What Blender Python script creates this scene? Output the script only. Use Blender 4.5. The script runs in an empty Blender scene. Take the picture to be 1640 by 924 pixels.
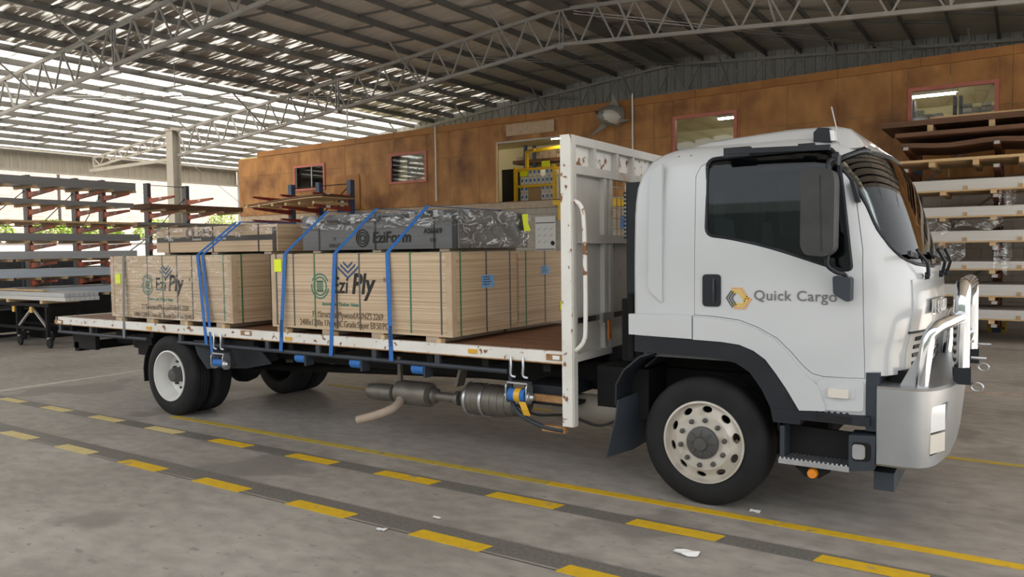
import bpy, bmesh, math, random
from mathutils import Vector, Matrix, Euler
R_ = random.Random(7)
sc = bpy.context.scene
COL = sc.collection
# ------------------------------------------------------------------ camera
F_PX = 1247.49
RGT = Vector((0.8359, 0.5487, -0.0127)); DWN = Vector((0.0158, -0.0477, -0.9987)); FWD = Vector((-0.5486, 0.8346, -0.0490))
CAM = Vector((0.0, 0.0, 1.9))
cd = bpy.data.cameras.new('camera'); cam = bpy.data.objects.new('camera', cd); COL.objects.link(cam)
cd.sensor_width = 36.0; cd.lens = F_PX / 1640 * 36.0; cd.clip_end = 500
cam.matrix_world = Matrix(((RGT.x, -DWN.x, -FWD.x, CAM.x), (RGT.y, -DWN.y, -FWD.y, CAM.y), (RGT.z, -DWN.z, -FWD.z, CAM.z), (0, 0, 0, 1)))
sc.camera = cam
# ------------------------------------------------------------------ light
sc.view_settings.view_transform = 'Standard'; sc.view_settings.look = 'None'; sc.view_settings.gamma = 1.0
sc.view_settings.exposure = 0.02
w = bpy.data.worlds.new('sky'); sc.world = w; w.use_nodes = True
bg = w.node_tree.nodes['Background']; bg.inputs[0].default_value = (0.93, 0.965, 1.0, 1); bg.inputs[1].default_value = 1.8
sd = bpy.data.lights.new('sun', 'SUN'); sd.energy = 30.0; sd.angle = 0.01; sd.color = (1.0, 0.95, 0.87)
sun = bpy.data.objects.new('sun', sd); COL.objects.link(sun)
sun.rotation_euler = Vector((-0.50, -0.36, -0.79)).to_track_quat('-Z', 'Y').to_euler()

# ------------------------------------------------------------------ measuring: photo pixel -> point on a real plane
def ray(px, py):
    return RGT * (px - 820) + DWN * (py - 462) + FWD * F_PX
def PY(px, py, y):
    d = ray(px, py); return CAM + d * (y / d.y)
def PX(px, py, x):
    d = ray(px, py); return CAM + d * (x / d.x)
def PZ(px, py, z=0.0):
    d = ray(px, py); return CAM + d * ((z - CAM.z) / d.z)

# ------------------------------------------------------------------ materials
def mat(name, c, rough=0.5, metal=0.0, c2=None, scale=4.0, stretch=(1, 1, 1), amt=1.0, bump=0.0, bscale=None, coat=0.0, c3=None, sc3=1.5, t3=(0.55, 0.65), spec=0.5, alpha=1.0, emit=None, trans=0.0, detail=4):
    m = bpy.data.materials.new(name); m.use_nodes = True
    nt = m.node_tree; N = nt.nodes; L = nt.links; b = N['Principled BSDF']
    b.inputs['Base Color'].default_value = (*c, 1); b.inputs['Roughness'].default_value = rough; b.inputs['Metallic'].default_value = metal
    b.inputs['Coat Weight'].default_value = coat; b.inputs['Coat Roughness'].default_value = 0.08; b.inputs['Specular IOR Level'].default_value = spec
    b.inputs['Transmission Weight'].default_value = trans
    if emit: b.inputs['Emission Color'].default_value = (*emit[0], 1); b.inputs['Emission Strength'].default_value = emit[1]
    tc = None
    def noise(s, st, d=detail):
        nonlocal tc
        if tc is None: tc = N.new('ShaderNodeTexCoord')
        mp = N.new('ShaderNodeMapping'); mp.inputs['Scale'].default_value = st; L.new(tc.outputs['Object'], mp.inputs[0])
        n = N.new('ShaderNodeTexNoise'); n.inputs['Scale'].default_value = s; n.inputs['Detail'].default_value = d; L.new(mp.outputs[0], n.inputs['Vector']); return n
    last = None
    if c2:
        n = noise(scale, stretch); r = N.new('ShaderNodeValToRGB'); r.color_ramp.elements[0].position = 0.5 - 0.22 / max(amt, .01); r.color_ramp.elements[1].position = 0.5 + 0.22 / max(amt, .01)
        r.color_ramp.elements[0].color = (*c, 1); r.color_ramp.elements[1].color = (*c2, 1); L.new(n.outputs[0], r.inputs[0]); last = r.outputs[0]
    if c3:
        n3 = noise(sc3, (1, 1, 1)); r3 = N.new('ShaderNodeValToRGB'); r3.color_ramp.elements[0].position = t3[0]; r3.color_ramp.elements[1].position = t3[1]
        r3.color_ramp.elements[0].color = (0, 0, 0, 1); r3.color_ramp.elements[1].color = (1, 1, 1, 1); L.new(n3.outputs[0], r3.inputs[0])
        mx = N.new('ShaderNodeMix'); mx.data_type = 'RGBA'; L.new(r3.outputs[0], mx.inputs[0])
        if last: L.new(last, mx.inputs[6])
        else: mx.inputs[6].default_value = (*c, 1)
        mx.inputs[7].default_value = (*c3, 1); last = mx.outputs[2]
    if last: L.new(last, b.inputs['Base Color'])
    if bump:
        nb = noise(bscale or scale, stretch); bp = N.new('ShaderNodeBump'); bp.inputs['Strength'].default_value = bump; bp.inputs['Distance'].default_value = 0.02
        L.new(nb.outputs[0], bp.inputs['Height']); L.new(bp.outputs[0], b.inputs['Normal'])
    if alpha < 1:
        out = N['Material Output']; t = N.new('ShaderNodeBsdfTransparent'); ms = N.new('ShaderNodeMixShader'); ms.inputs[0].default_value = alpha
        L.new(t.outputs[0], ms.inputs[1]); L.new(b.outputs[0], ms.inputs[2]); L.new(ms.outputs[0], out.inputs[0])
    return m
def glass_mat(name, tint, gloss=0.0, refl=1.0):
    m = bpy.data.materials.new(name); m.use_nodes = True; nt = m.node_tree; N = nt.nodes; L = nt.links; N.remove(N['Principled BSDF']); out = N['Material Output']
    t = N.new('ShaderNodeBsdfTransparent'); t.inputs[0].default_value = (*tint, 1); g = N.new('ShaderNodeBsdfGlossy'); g.inputs['Roughness'].default_value = 0.02 + gloss
    f = N.new('ShaderNodeFresnel'); f.inputs[0].default_value = 1.5; mu = N.new('ShaderNodeMath'); mu.operation = 'MULTIPLY'; mu.inputs[1].default_value = refl; mu.use_clamp = True
    L.new(f.outputs[0], mu.inputs[0]); ms = N.new('ShaderNodeMixShader'); L.new(mu.outputs[0], ms.inputs[0]); L.new(t.outputs[0], ms.inputs[1]); L.new(g.outputs[0], ms.inputs[2]); L.new(ms.outputs[0], out.inputs[0])
    return m
def film_mat(name, tint=(.93, .93, .93), k=.34):
    """clear stretch film: see-through, glossy only along its wrinkles"""
    m = glass_mat(name, tint, 0.1); nt = m.node_tree; N = nt.nodes; L = nt.links
    tc = N.new('ShaderNodeTexCoord'); mp = N.new('ShaderNodeMapping'); mp.inputs['Scale'].default_value = (1.2, 1.2, 2.6); mp.inputs['Rotation'].default_value = (.7, .7, .3); n = N.new('ShaderNodeTexNoise'); n.inputs['Scale'].default_value = 4; n.inputs['Detail'].default_value = 3; n.inputs['Distortion'].default_value = 1.2
    L.new(tc.outputs['Object'], mp.inputs[0]); L.new(mp.outputs[0], n.inputs['Vector']); r = N.new('ShaderNodeValToRGB'); e = r.color_ramp.elements; e[0].position = .5; e[0].color = (.04, .04, .04, 1); e[1].position = .62; e[1].color = (.04, .04, .04, 1); x = e.new(.555); x.color = (k, k, k, 1)
    L.new(n.outputs[0], r.inputs[0]); ms = [q for q in N if q.type == 'MIX_SHADER'][0]; L.new(r.outputs[0], ms.inputs[0])
    g = [q for q in N if q.type == 'BSDF_GLOSSY'][0]; g.inputs['Roughness'].default_value = .22; bp = N.new('ShaderNodeBump'); bp.inputs['Strength'].default_value = .5; bp.inputs['Distance'].default_value = .05; L.new(n.outputs[0], bp.inputs['Height']); L.new(bp.outputs[0], g.inputs['Normal'])
    return m
M = {}
M['white'] = mat('white_paint', (.56, .575, .59), .28, coat=.6, c2=(.52, .535, .545), scale=1.2)
M['rustwhite'] = mat('rusty_white_paint', (.80, .78, .73), .5, c2=(.70, .67, .61), scale=3, c3=(.23, .09, .03), sc3=12, t3=(.60, .645), bump=.1)
M['oldwhite'] = mat('weathered_white_panel', (.60, .59, .55), .5, c2=(.50, .48, .44), scale=2, c3=(.36, .20, .10), sc3=2.2, t3=(.68, .80))
M['rust'] = mat('rust', (.25, .10, .035), .85, c2=(.42, .25, .10), scale=14, bump=.3)
M['rubber'] = mat('tyre_rubber', (.012, .012, .013), .7, c2=(.022, .022, .023), scale=5, spec=.22)
M['blackpl'] = mat('black_plastic', (.012, .014, .018), .5, c2=(.02, .024, .03), scale=3, spec=.3)
M['slate'] = mat('slate_grey_plastic', (.028, .034, .044), .5, c2=(.042, .05, .062), scale=3, spec=.35)
M['mirror_sh'] = mat('mirror_housing_plastic', (.035, .035, .036), .6, c2=(.052, .052, .052), scale=6, spec=.35)
M['under'] = mat('chassis_black', (.009, .009, .01), .7, c2=(.016, .015, .014), scale=4, spec=.2)
M['alu'] = mat('brushed_aluminium', (.44, .45, .465), .36, .8, c2=(.38, .39, .40), scale=5, bump=.03)
M['chrome'] = mat('polished_tube', (.62, .63, .645), .1, 1.0)
M['zinc'] = mat('zinc_plated_steel', (.62, .63, .65), .32, .9, c2=(.5, .5, .52), scale=9)
M['rim'] = mat('dirty_alloy', (.52, .47, .40), .42, .35, c2=(.64, .60, .54), scale=6, c3=(.25, .19, .13), sc3=5, t3=(.58, .75))
M['rimwhite'] = mat('white_steel_rim', (.78, .77, .74), .45, c2=(.66, .64, .60), scale=4, c3=(.38, .32, .25), sc3=5, t3=(.62, .75))
M['hub'] = mat('hub_grey', (.055, .055, .055), .55, c2=(.09, .085, .08), scale=8)
M['dpf'] = mat('exhaust_steel', (.16, .145, .125), .5, .6, c2=(.24, .22, .19), scale=6)
M['beigepipe'] = mat('sooty_tail_pipe', (.48, .38, .30), .6, c2=(.36, .28, .21), scale=7)
M['tank'] = mat('dusty_tank', (.20, .175, .145), .6, c2=(.28, .25, .21), scale=4)
M['deck'] = mat('brown_deck_ply', (.15, .065, .032), .6, c2=(.22, .10, .05), scale=4, stretch=(.4, 3, 1))
M['ply'] = mat('plywood_edges', (.42, .29, .175), .55, c2=(.66, .50, .335), scale=1.6, stretch=(.35, .35, 48), amt=1.1, bump=.5, coat=.15, detail=3)
M['plytop'] = mat('plywood_face', (.60, .46, .31), .6, c2=(.52, .38, .24), scale=3, stretch=(.3, 4, 1))
M['corner'] = mat('cardboard_corner', (.55, .42, .29), .7, c2=(.45, .32, .2), scale=8)
M['pine'] = mat('pine_timber', (.66, .47, .26), .65, c2=(.55, .36, .18), scale=5, stretch=(.5, 3, 3))
M['bearer'] = mat('grey_pine_bearer', (.52, .42, .31), .7, c2=(.40, .31, .22), scale=6)
M['darkwood'] = mat('dark_timber', (.10, .045, .02), .6, c2=(.17, .08, .04), scale=3, stretch=(.4, 4, 4))
M['greypack'] = mat('grey_coated_ply', (.105, .107, .112), .5, c2=(.14, .142, .147), scale=1.2, stretch=(.3, .3, 22), bump=.25)
M['film'] = film_mat('clear_wrap')
M['film2'] = film_mat('clear_wrap_light', (.97, .97, .97), .25)
M['strapblue'] = mat('blue_webbing', (.018, .12, .40), .7, c2=(.03, .17, .50), scale=60, bump=.2)
M['strapgrey'] = mat('grey_webbing', (.17, .17, .17), .8, c2=(.22, .22, .22), scale=40)
M['band'] = mat('dark_steel_band', (.10, .105, .10), .45, .3)
M['bandgreen'] = mat('green_band', (.05, .17, .08), .5)
M['tape'] = mat('black_tape', (.012, .012, .013), .4)
M['yellowtag'] = mat('fluoro_yellow_paper', (.80, .92, .02), .6)
M['bluetag'] = mat('blue_label_paper', (.25, .48, .78), .6, c2=(.18, .38, .68), scale=20)
M['inkgreen'] = mat('green_ink', (.05, .19, .13), .8)
M['inkblue'] = mat('blue_ink', (.05, .09, .17), .8)
M['inkblack'] = mat('black_ink', (.02, .02, .02), .8)
M['inkbrown'] = mat('faded_brown_ink', (.14, .095, .06), .8)
M['inkwhite'] = mat('white_ink', (.75, .75, .75), .7)
M['logo_o'] = mat('orange_decal', (.83, .36, .09), .5)
M['logo_y'] = mat('yellow_decal', (.85, .52, .02), .5)
M['logo_g'] = mat('charcoal_decal', (.06, .06, .06), .5)
M['logo_t'] = mat('grey_decal', (.16, .15, .15), .5)
M['amber'] = mat('amber_lens', (.75, .24, .01), .2, coat=.6)
M['amberdull'] = mat('amber_reflector', (.70, .38, .02), .3, coat=.4)
M['lens'] = mat('clear_lens', (.82, .83, .83), .12, coat=1.0)
M['lensivory'] = mat('ivory_lens', (.70, .66, .58), .2, coat=.6)
M['glass_side'] = glass_mat('tinted_side_glass', (.34, .40, .46), 0, .9)
M['glass_front'] = glass_mat('windscreen_glass', (.66, .70, .69), 0, 1.0)
M['glass_room'] = glass_mat('office_glass', (.85, .88, .88), 0, 1.3)
M['seat'] = mat('grey_seat_fabric', (.16, .18, .21), .85)
M['dash'] = mat('dash_plastic', (.05, .052, .055), .6)
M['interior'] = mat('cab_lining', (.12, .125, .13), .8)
M['yellow_ln'] = mat('yellow_floor_paint', (.74, .47, .01), .6, c2=(.62, .38, .02), scale=12, c3=(.38, .30, .16), sc3=9, t3=(.64, .72))
M['yellow_old'] = mat('worn_yellow_floor_paint', (.56, .40, .035), .6, c2=(.42, .32, .08), scale=10, c3=(.30, .26, .18), sc3=9, t3=(.60, .70))
M['yellow_pale'] = mat('faded_yellow_floor_paint', (.72, .58, .25), .6, c2=(.60, .48, .22), scale=10)
M['white_ln'] = mat('white_floor_paint', (.66, .62, .54), .65, c2=(.52, .48, .42), scale=6)
M['red_ln'] = mat('red_brown_floor_paint', (.42, .20, .12), .65, c2=(.6, .5, .42), scale=9)
M['paper'] = mat('litter_paper', (.85, .85, .83), .7)
M['galv'] = mat('galvanised_steel', (.40, .39, .37), .5, .25, c2=(.32, .31, .295), scale=3)
M['cream_steel'] = mat('cream_painted_steel', (.52, .49, .43), .55, c2=(.44, .41, .36), scale=3)
M['purlin'] = mat('purlin_steel', (.17, .165, .155), .5, .35, c2=(.135, .13, .125), scale=3)
M['cladding'] = mat('grey_cladding', (.42, .42, .41), .5, .1, c2=(.34, .34, .335), scale=1.5, stretch=(3, 1, .3))
M['cladcream'] = mat('cream_cladding', (.50, .46, .39), .6, c2=(.42, .385, .33), scale=1.5, stretch=(3, 3, .3))
M['foil'] = mat('roof_foil', (.80, .74, .67), .45, .15, c2=(.60, .54, .475), scale=1.1, stretch=(.6, 5, 1), bump=.5, bscale=3.2)
def skylight_mat(name, t0, t1):
    # assumed translucent roof sheet; patchy bright and dull light imitated by streaks
    m = bpy.data.materials.new(name); m.use_nodes = True; nt = m.node_tree; N = nt.nodes; L = nt.links; b = N['Principled BSDF']; b.inputs['Roughness'].default_value = .5; b.inputs['Base Color'].default_value = (.45, .39, .33, 1)
    tc = N.new('ShaderNodeTexCoord'); mp = N.new('ShaderNodeMapping'); mp.inputs['Scale'].default_value = (.7, 6, 1); mp.inputs['Rotation'].default_value = (0, 0, .25); n = N.new('ShaderNodeTexNoise'); n.inputs['Scale'].default_value = 1.3; n.inputs['Detail'].default_value = 4
    L.new(tc.outputs['Object'], mp.inputs[0]); L.new(mp.outputs[0], n.inputs['Vector']); mr = N.new('ShaderNodeMapRange'); mr.inputs[1].default_value = t0; mr.inputs[2].default_value = t1; L.new(n.outputs[0], mr.inputs[0])
    t = N.new('ShaderNodeBsdfTranslucent'); t.inputs[0].default_value = (.30, .29, .265, 1); ms = N.new('ShaderNodeMixShader'); L.new(mr.outputs[0], ms.inputs[0]); L.new(b.outputs[0], ms.inputs[1]); L.new(t.outputs[0], ms.inputs[2]); L.new(ms.outputs[0], N['Material Output'].inputs[0]); return m
M['sky_clear'] = skylight_mat('clear_roof_sheet', .28, .48); M['sky_streaky'] = skylight_mat('streaky_roof_sheet', .52, .78)
M['asphalt'] = mat('asphalt', (.10, .098, .095), .9, c2=(.135, .132, .127), scale=3); M['shed'] = mat('dark_block', (.06, .075, .065), .7)  # dark surfaces for the added ground and block out of view
M['wallply'] = mat('stained_plywood', (.27, .11, .026), .55, c2=(.50, .24, .07), scale=1.5, stretch=(1.6, 1, .8), c3=(.16, .06, .017), sc3=1.1, t3=(.50, .74))
M['fascia'] = mat('fascia_ply', (.40, .18, .045), .6, c2=(.30, .12, .03), scale=2)
M['pinkframe'] = mat('pink_window_frame', (.52, .17, .13), .55, c2=(.45, .14, .10), scale=4)
M['block'] = mat('concrete_block', (.50, .455, .39), .85, c2=(.42, .38, .325), scale=6, bump=.2)
M['mortar'] = mat('mortar', (.33, .30, .26), .9)
M['creamwall'] = mat('cream_plaster', (.72, .66, .40), .8)
M['blueup'] = mat('blue_rack_paint', (.035, .065, .13), .5, c2=(.05, .085, .16), scale=4)
M['greyup'] = mat('grey_rack_paint', (.06, .07, .085), .5, c2=(.09, .10, .115), scale=4)
M['orangearm'] = mat('orange_rack_paint', (.50, .13, .07), .5, c2=(.40, .10, .05), scale=4)
M['redarm'] = mat('dark_red_rack_paint', (.22, .025, .02), .5, c2=(.30, .05, .03), scale=4)
M['brownarm'] = mat('rust_brown_rack_paint', (.24, .085, .035), .6, c2=(.16, .05, .02), scale=4)
M['alubundle'] = mat('mill_aluminium_bundle', (.52, .53, .54), .5, .3, c2=(.44, .45, .46), scale=2, stretch=(2, .2, 14))
M['greybundle'] = mat('grey_powdercoat_bundle', (.30, .295, .29), .5, .2, c2=(.25, .245, .24), scale=2, stretch=(.3, .3, 10))
M['whitebundle'] = mat('white_powdercoat_bundle', (.62, .61, .58), .5, .1, c2=(.55, .54, .515), scale=2, stretch=(.3, 2, 14))
M['bluebundle'] = mat('pale_blue_wrapped_bundle', (.50, .57, .65), .4, .1, c2=(.60, .66, .72), scale=3, stretch=(2, .3, 6))
M['yellowpaint'] = mat('yellow_enamel', (.82, .52, .02), .45)
M['carton'] = mat('carton_brown', (.45, .30, .16), .8)
M['cartonwhite'] = mat('carton_white', (.78, .78, .77), .7)
M['cartongrey'] = mat('carton_grey', (.42, .43, .43), .7)
M['darkpanel'] = mat('dark_panel', (.025, .025, .025), .6)
M['sharkgrey'] = mat('shark_grey', (.26, .25, .22), .5, c2=(.20, .19, .17), scale=5)
M['sharkwhite'] = mat('shark_belly', (.62, .60, .53), .5)
M['leaf'] = mat('hedge_leaf', (.10, .18, .012), .6, c2=(.18, .27, .025), scale=2)
M['leafbr'] = mat('hedge_stem', (.16, .10, .05), .8)
M['tube'] = mat('fluorescent_tube', (1, 1, 1), .4, emit=((1, .95, .85), 70))
M['lampglow'] = mat('lamp_bulb', (1, 1, 1), .4, emit=((1, .93, .8), 30))
M['bluecube'] = mat('blue_label', (.06, .20, .55), .6)
M['rope'] = mat('black_hose', (.02, .02, .02), .5)
M['orangestrap'] = mat('orange_webbing', (.55, .20, .05), .7)
M['retain'] = mat('pale_render', (.30, .29, .27), .8, c2=(.25, .24, .225), scale=2)

# ------------------------------------------------------------------ geometry helpers
ORG = {}
class MB:
    def __init__(s): s.bm = bmesh.new()
    def box(s, x0, x1, y0, y1, z0, z1):
        v = [s.bm.verts.new((x, y, z)) for x in (x0, x1) for y in (y0, y1) for z in (z0, z1)]
        for f in ((0, 1, 3, 2), (4, 6, 7, 5), (0, 4, 5, 1), (2, 3, 7, 6), (0, 2, 6, 4), (1, 5, 7, 3)): s.bm.faces.new([v[i] for i in f])
        return s
    def bar(s, a, b, wd, ht, up=(0, 0, 1)):
        a = Vector(a); b = Vector(b); d = (b - a).normalized(); u = Vector(up)
        if abs(d.dot(u)) > .99: u = Vector((1, 0, 0))
        sd_ = d.cross(u).normalized(); u = sd_.cross(d).normalized()
        v = [s.bm.verts.new(p + sd_ * (i * wd / 2) + u * (j * ht / 2)) for p in (a, b) for i in (-1, 1) for j in (-1, 1)]
        for f in ((0, 1, 3, 2), (4, 6, 7, 5), (0, 4, 5, 1), (2, 3, 7, 6), (0, 2, 6, 4), (1, 5, 7, 3)): s.bm.faces.new([v[i] for i in f])
        return s
    def tube(s, pts, r, n=10, caps=True, rads=None):
        pts = [Vector(p) for p in pts]; rings = []; pu = None
        for i, p in enumerate(pts):
            d = (pts[min(i + 1, len(pts) - 1)] - pts[max(i - 1, 0)]).normalized()
            if pu is None: pu = Vector((0, 0, 1)) if abs(d.z) < .9 else Vector((1, 0, 0))
            sd_ = d.cross(pu).normalized(); pu = sd_.cross(d).normalized(); rr = rads[i] if rads else r
            rings.append([s.bm.verts.new(p + (sd_ * math.cos(t) + pu * math.sin(t)) * rr) for t in (2 * math.pi * k / n for k in range(n))])
        for a, b in zip(rings, rings[1:]):
            for k in range(n): s.bm.faces.new((a[k], a[(k + 1) % n], b[(k + 1) % n], b[k]))
        if caps: s.bm.faces.new(rings[0][::-1]); s.bm.faces.new(rings[-1])
        return s
    def lathe(s, prof, c, axis='Y', n=48, sgn=1):
        """prof: list of (radius, along) ; axis Y or X or Z"""
        c = Vector(c); rings = []
        for r, a in prof:
            ring = []
            for k in range(n):
                t = 2 * math.pi * k / n; q = (r * math.cos(t), r * math.sin(t))
                p = {'Y': (q[0], a * sgn, q[1]), 'X': (a * sgn, q[0], q[1]), 'Z': (q[0], q[1], a * sgn)}[axis]
                ring.append(s.bm.verts.new(c + Vector(p)))
            rings.append(ring)
        for a, b in zip(rings, rings[1:]):
            for k in range(n): s.bm.faces.new((a[k], a[(k + 1) % n], b[(k + 1) % n], b[k]))
        s.bm.faces.new(rings[0][::-1]); s.bm.faces.new(rings[-1])
        return s
    def prism(s, poly, d0, d1, axis='Y'):
        """poly in the two other axes (order X,Z for Y; Y,Z for X; X,Y for Z)"""
        def P(u, v, d): return {'Y': (u, d, v), 'X': (d, u, v), 'Z': (u, v, d)}[axis]
        a = [s.bm.verts.new(P(u, v, d0)) for u, v in poly]; b = [s.bm.verts.new(P(u, v, d1)) for u, v in poly]
        s.bm.faces.new(a); s.bm.faces.new(b[::-1]); n = len(poly)
        for i in range(n): s.bm.faces.new((a[i], b[i], b[(i + 1) % n], a[(i + 1) % n]))
        return s
    def sheet(s, rows, thick=None):
        """grid of points"""
        g = [[s.bm.verts.new(p) for p in r] for r in rows]
        for a, b in zip(g, g[1:]):
            for i in range(len(a) - 1): s.bm.faces.new((a[i], a[i + 1], b[i + 1], b[i]))
        if thick:
            bmesh.ops.recalc_face_normals(s.bm, faces=s.bm.faces[:])
            bmesh.ops.solidify(s.bm, geom=s.bm.faces[:], thickness=thick)
        return s
    def bevel(s, w, seg=2):
        es = [e for e in s.bm.edges if e.is_manifold and e.calc_face_angle(0) > .5]
        bmesh.ops.bevel(s.bm, geom=es, offset=w, segments=seg, affect='EDGES', profile=.6); return s
    def mesh(s, name='m', smooth=None):
        bmesh.ops.recalc_face_normals(s.bm, faces=s.bm.faces[:]); me = bpy.data.meshes.new(name); s.bm.to_mesh(me); s.bm.free()
        if smooth: me.shade_smooth(); me.set_sharp_from_angle(angle=math.radians(smooth))
        return me
    def build(s, name, m, parent=None, smooth=None, **kw):
        return link(name, s.mesh(name, smooth), m, parent, **kw)
def link(name, me, m, parent=None, label=None, cat=None, group=None, kind=None):
    o = bpy.data.objects.new(name, me); COL.objects.link(o)
    if m is not None and not me.materials: me.materials.append(M[m] if isinstance(m, str) else m)
    if parent is not None:
        org = ORG[parent]; me.transform(Matrix.Translation(-org)); o.parent = parent; ORG[o] = org
    else:
        vs = [v.co for v in me.vertices]
        org = Vector(((min(v.x for v in vs) + max(v.x for v in vs)) / 2, (min(v.y for v in vs) + max(v.y for v in vs)) / 2, min(v.z for v in vs)))
        me.transform(Matrix.Translation(-org)); o.location = org; ORG[o] = org
    tag(o, label, cat, group, kind); return o
def tag(o, label=None, cat=None, group=None, kind=None):
    for k, v in (('label', label), ('category', cat), ('group', group), ('kind', kind)):
        if v: o[k] = v
    return o
def thing(name, loc, label, cat, group=None):
    o = bpy.data.objects.new(name, None); COL.objects.link(o); o.location = loc; o.empty_display_size = .1; ORG[o] = Vector(loc); return tag(o, label, cat, group)
def inst(name, me, parent, loc):
    """a piece sharing mesh data; mesh is around its own origin"""
    o = bpy.data.objects.new(name, me); COL.objects.link(o); o.parent = parent; o.location = Vector(loc) - ORG[parent]; return o
def boolean(a, b, op):
    oa = bpy.data.objects.new('tmp_a', a); ob = bpy.data.objects.new('tmp_b', b); COL.objects.link(oa); COL.objects.link(ob)
    md = oa.modifiers.new('b', 'BOOLEAN'); md.operation = op; md.object = ob; md.solver = 'EXACT'
    dg = bpy.context.evaluated_depsgraph_get(); me = bpy.data.meshes.new_from_object(oa.evaluated_get(dg))
    bpy.data.objects.remove(oa); bpy.data.objects.remove(ob); return me
def text_mesh(s, size, shear=0.0, bold=0.0, depth=.001, align='LEFT', space=1.0):
    cu = bpy.data.curves.new('txt', 'FONT'); cu.body = s; cu.size = size; cu.shear = shear; cu.offset = bold; cu.extrude = depth; cu.align_x = align; cu.space_character = space; cu.resolution_u = 3
    o = bpy.data.objects.new('txt', cu); COL.objects.link(o); dg = bpy.context.evaluated_depsgraph_get(); me = bpy.data.meshes.new_from_object(o.evaluated_get(dg)); bpy.data.objects.remove(o); return me
def text_on(name, s, m, parent, loc, size, face='Y', **kw):
    """face 'Y': reads on a face looking towards -Y ; 'X': on a face looking towards +X"""
    sx = kw.pop('sx', 1.0); rz = kw.pop('tilt', 0.0)
    if kw.pop('words', False):
        adv = 0.0; last = None
        for wd in s.split():
            last = text_on(name, wd, m, parent, Vector(loc) + Vector((adv, 0, 0)), size, face, sx=sx, **kw); adv += (max(v.co.x for v in last.data.vertices) - min(v.co.x for v in last.data.vertices)) + size * .25 * sx
        return last
    me = text_mesh(s, size, **kw)
    rot = Matrix.Rotation(math.pi / 2, 4, 'X')
    if face == 'X': rot = Matrix.Rotation(math.pi / 2, 4, 'Z') @ rot
    if face == 'Z': rot = Matrix.Identity(4)
    me.transform(Matrix.Translation(Vector(loc)) @ rot @ Matrix.Rotation(rz, 4, 'Z') @ Matrix.Diagonal((sx, 1, 1, 1)))
    return link(name, me, m, parent)
def bez(pts, n=8):
    """smooth polyline through points (Catmull-Rom)"""
    P = [Vector(p) for p in pts]; out = []
    for i in range(len(P) - 1):
        p0, p1, p2, p3 = P[max(i - 1, 0)], P[i], P[i + 1], P[min(i + 2, len(P) - 1)]
        for k in range(n):
            t = k / n; out.append(.5 * ((2 * p1) + (p2 - p0) * t + (2 * p0 - 5 * p1 + 4 * p2 - p3) * t * t + (3 * p1 - p0 - 3 * p2 + p3) * t ** 3))
    out.append(P[-1]); return out
def rpoly(pts, rad, n=5):
    """round the corners of a 2-D polygon"""
    out = []; N = len(pts)
    for i in range(N):
        a, b, c = Vector(pts[i - 1]), Vector(pts[i]), Vector(pts[(i + 1) % N]); r = rad[i] if isinstance(rad, (list, tuple)) else rad
        u = a - b; v = c - b; r_ = min(r, u.length * .45, v.length * .45); p = b + u.normalized() * r_; q = b + v.normalized() * r_
        for k in range(n + 1):
            t = k / n; out.append(tuple((1 - t) ** 2 * p + 2 * t * (1 - t) * b + t * t * q))
    return out

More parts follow.
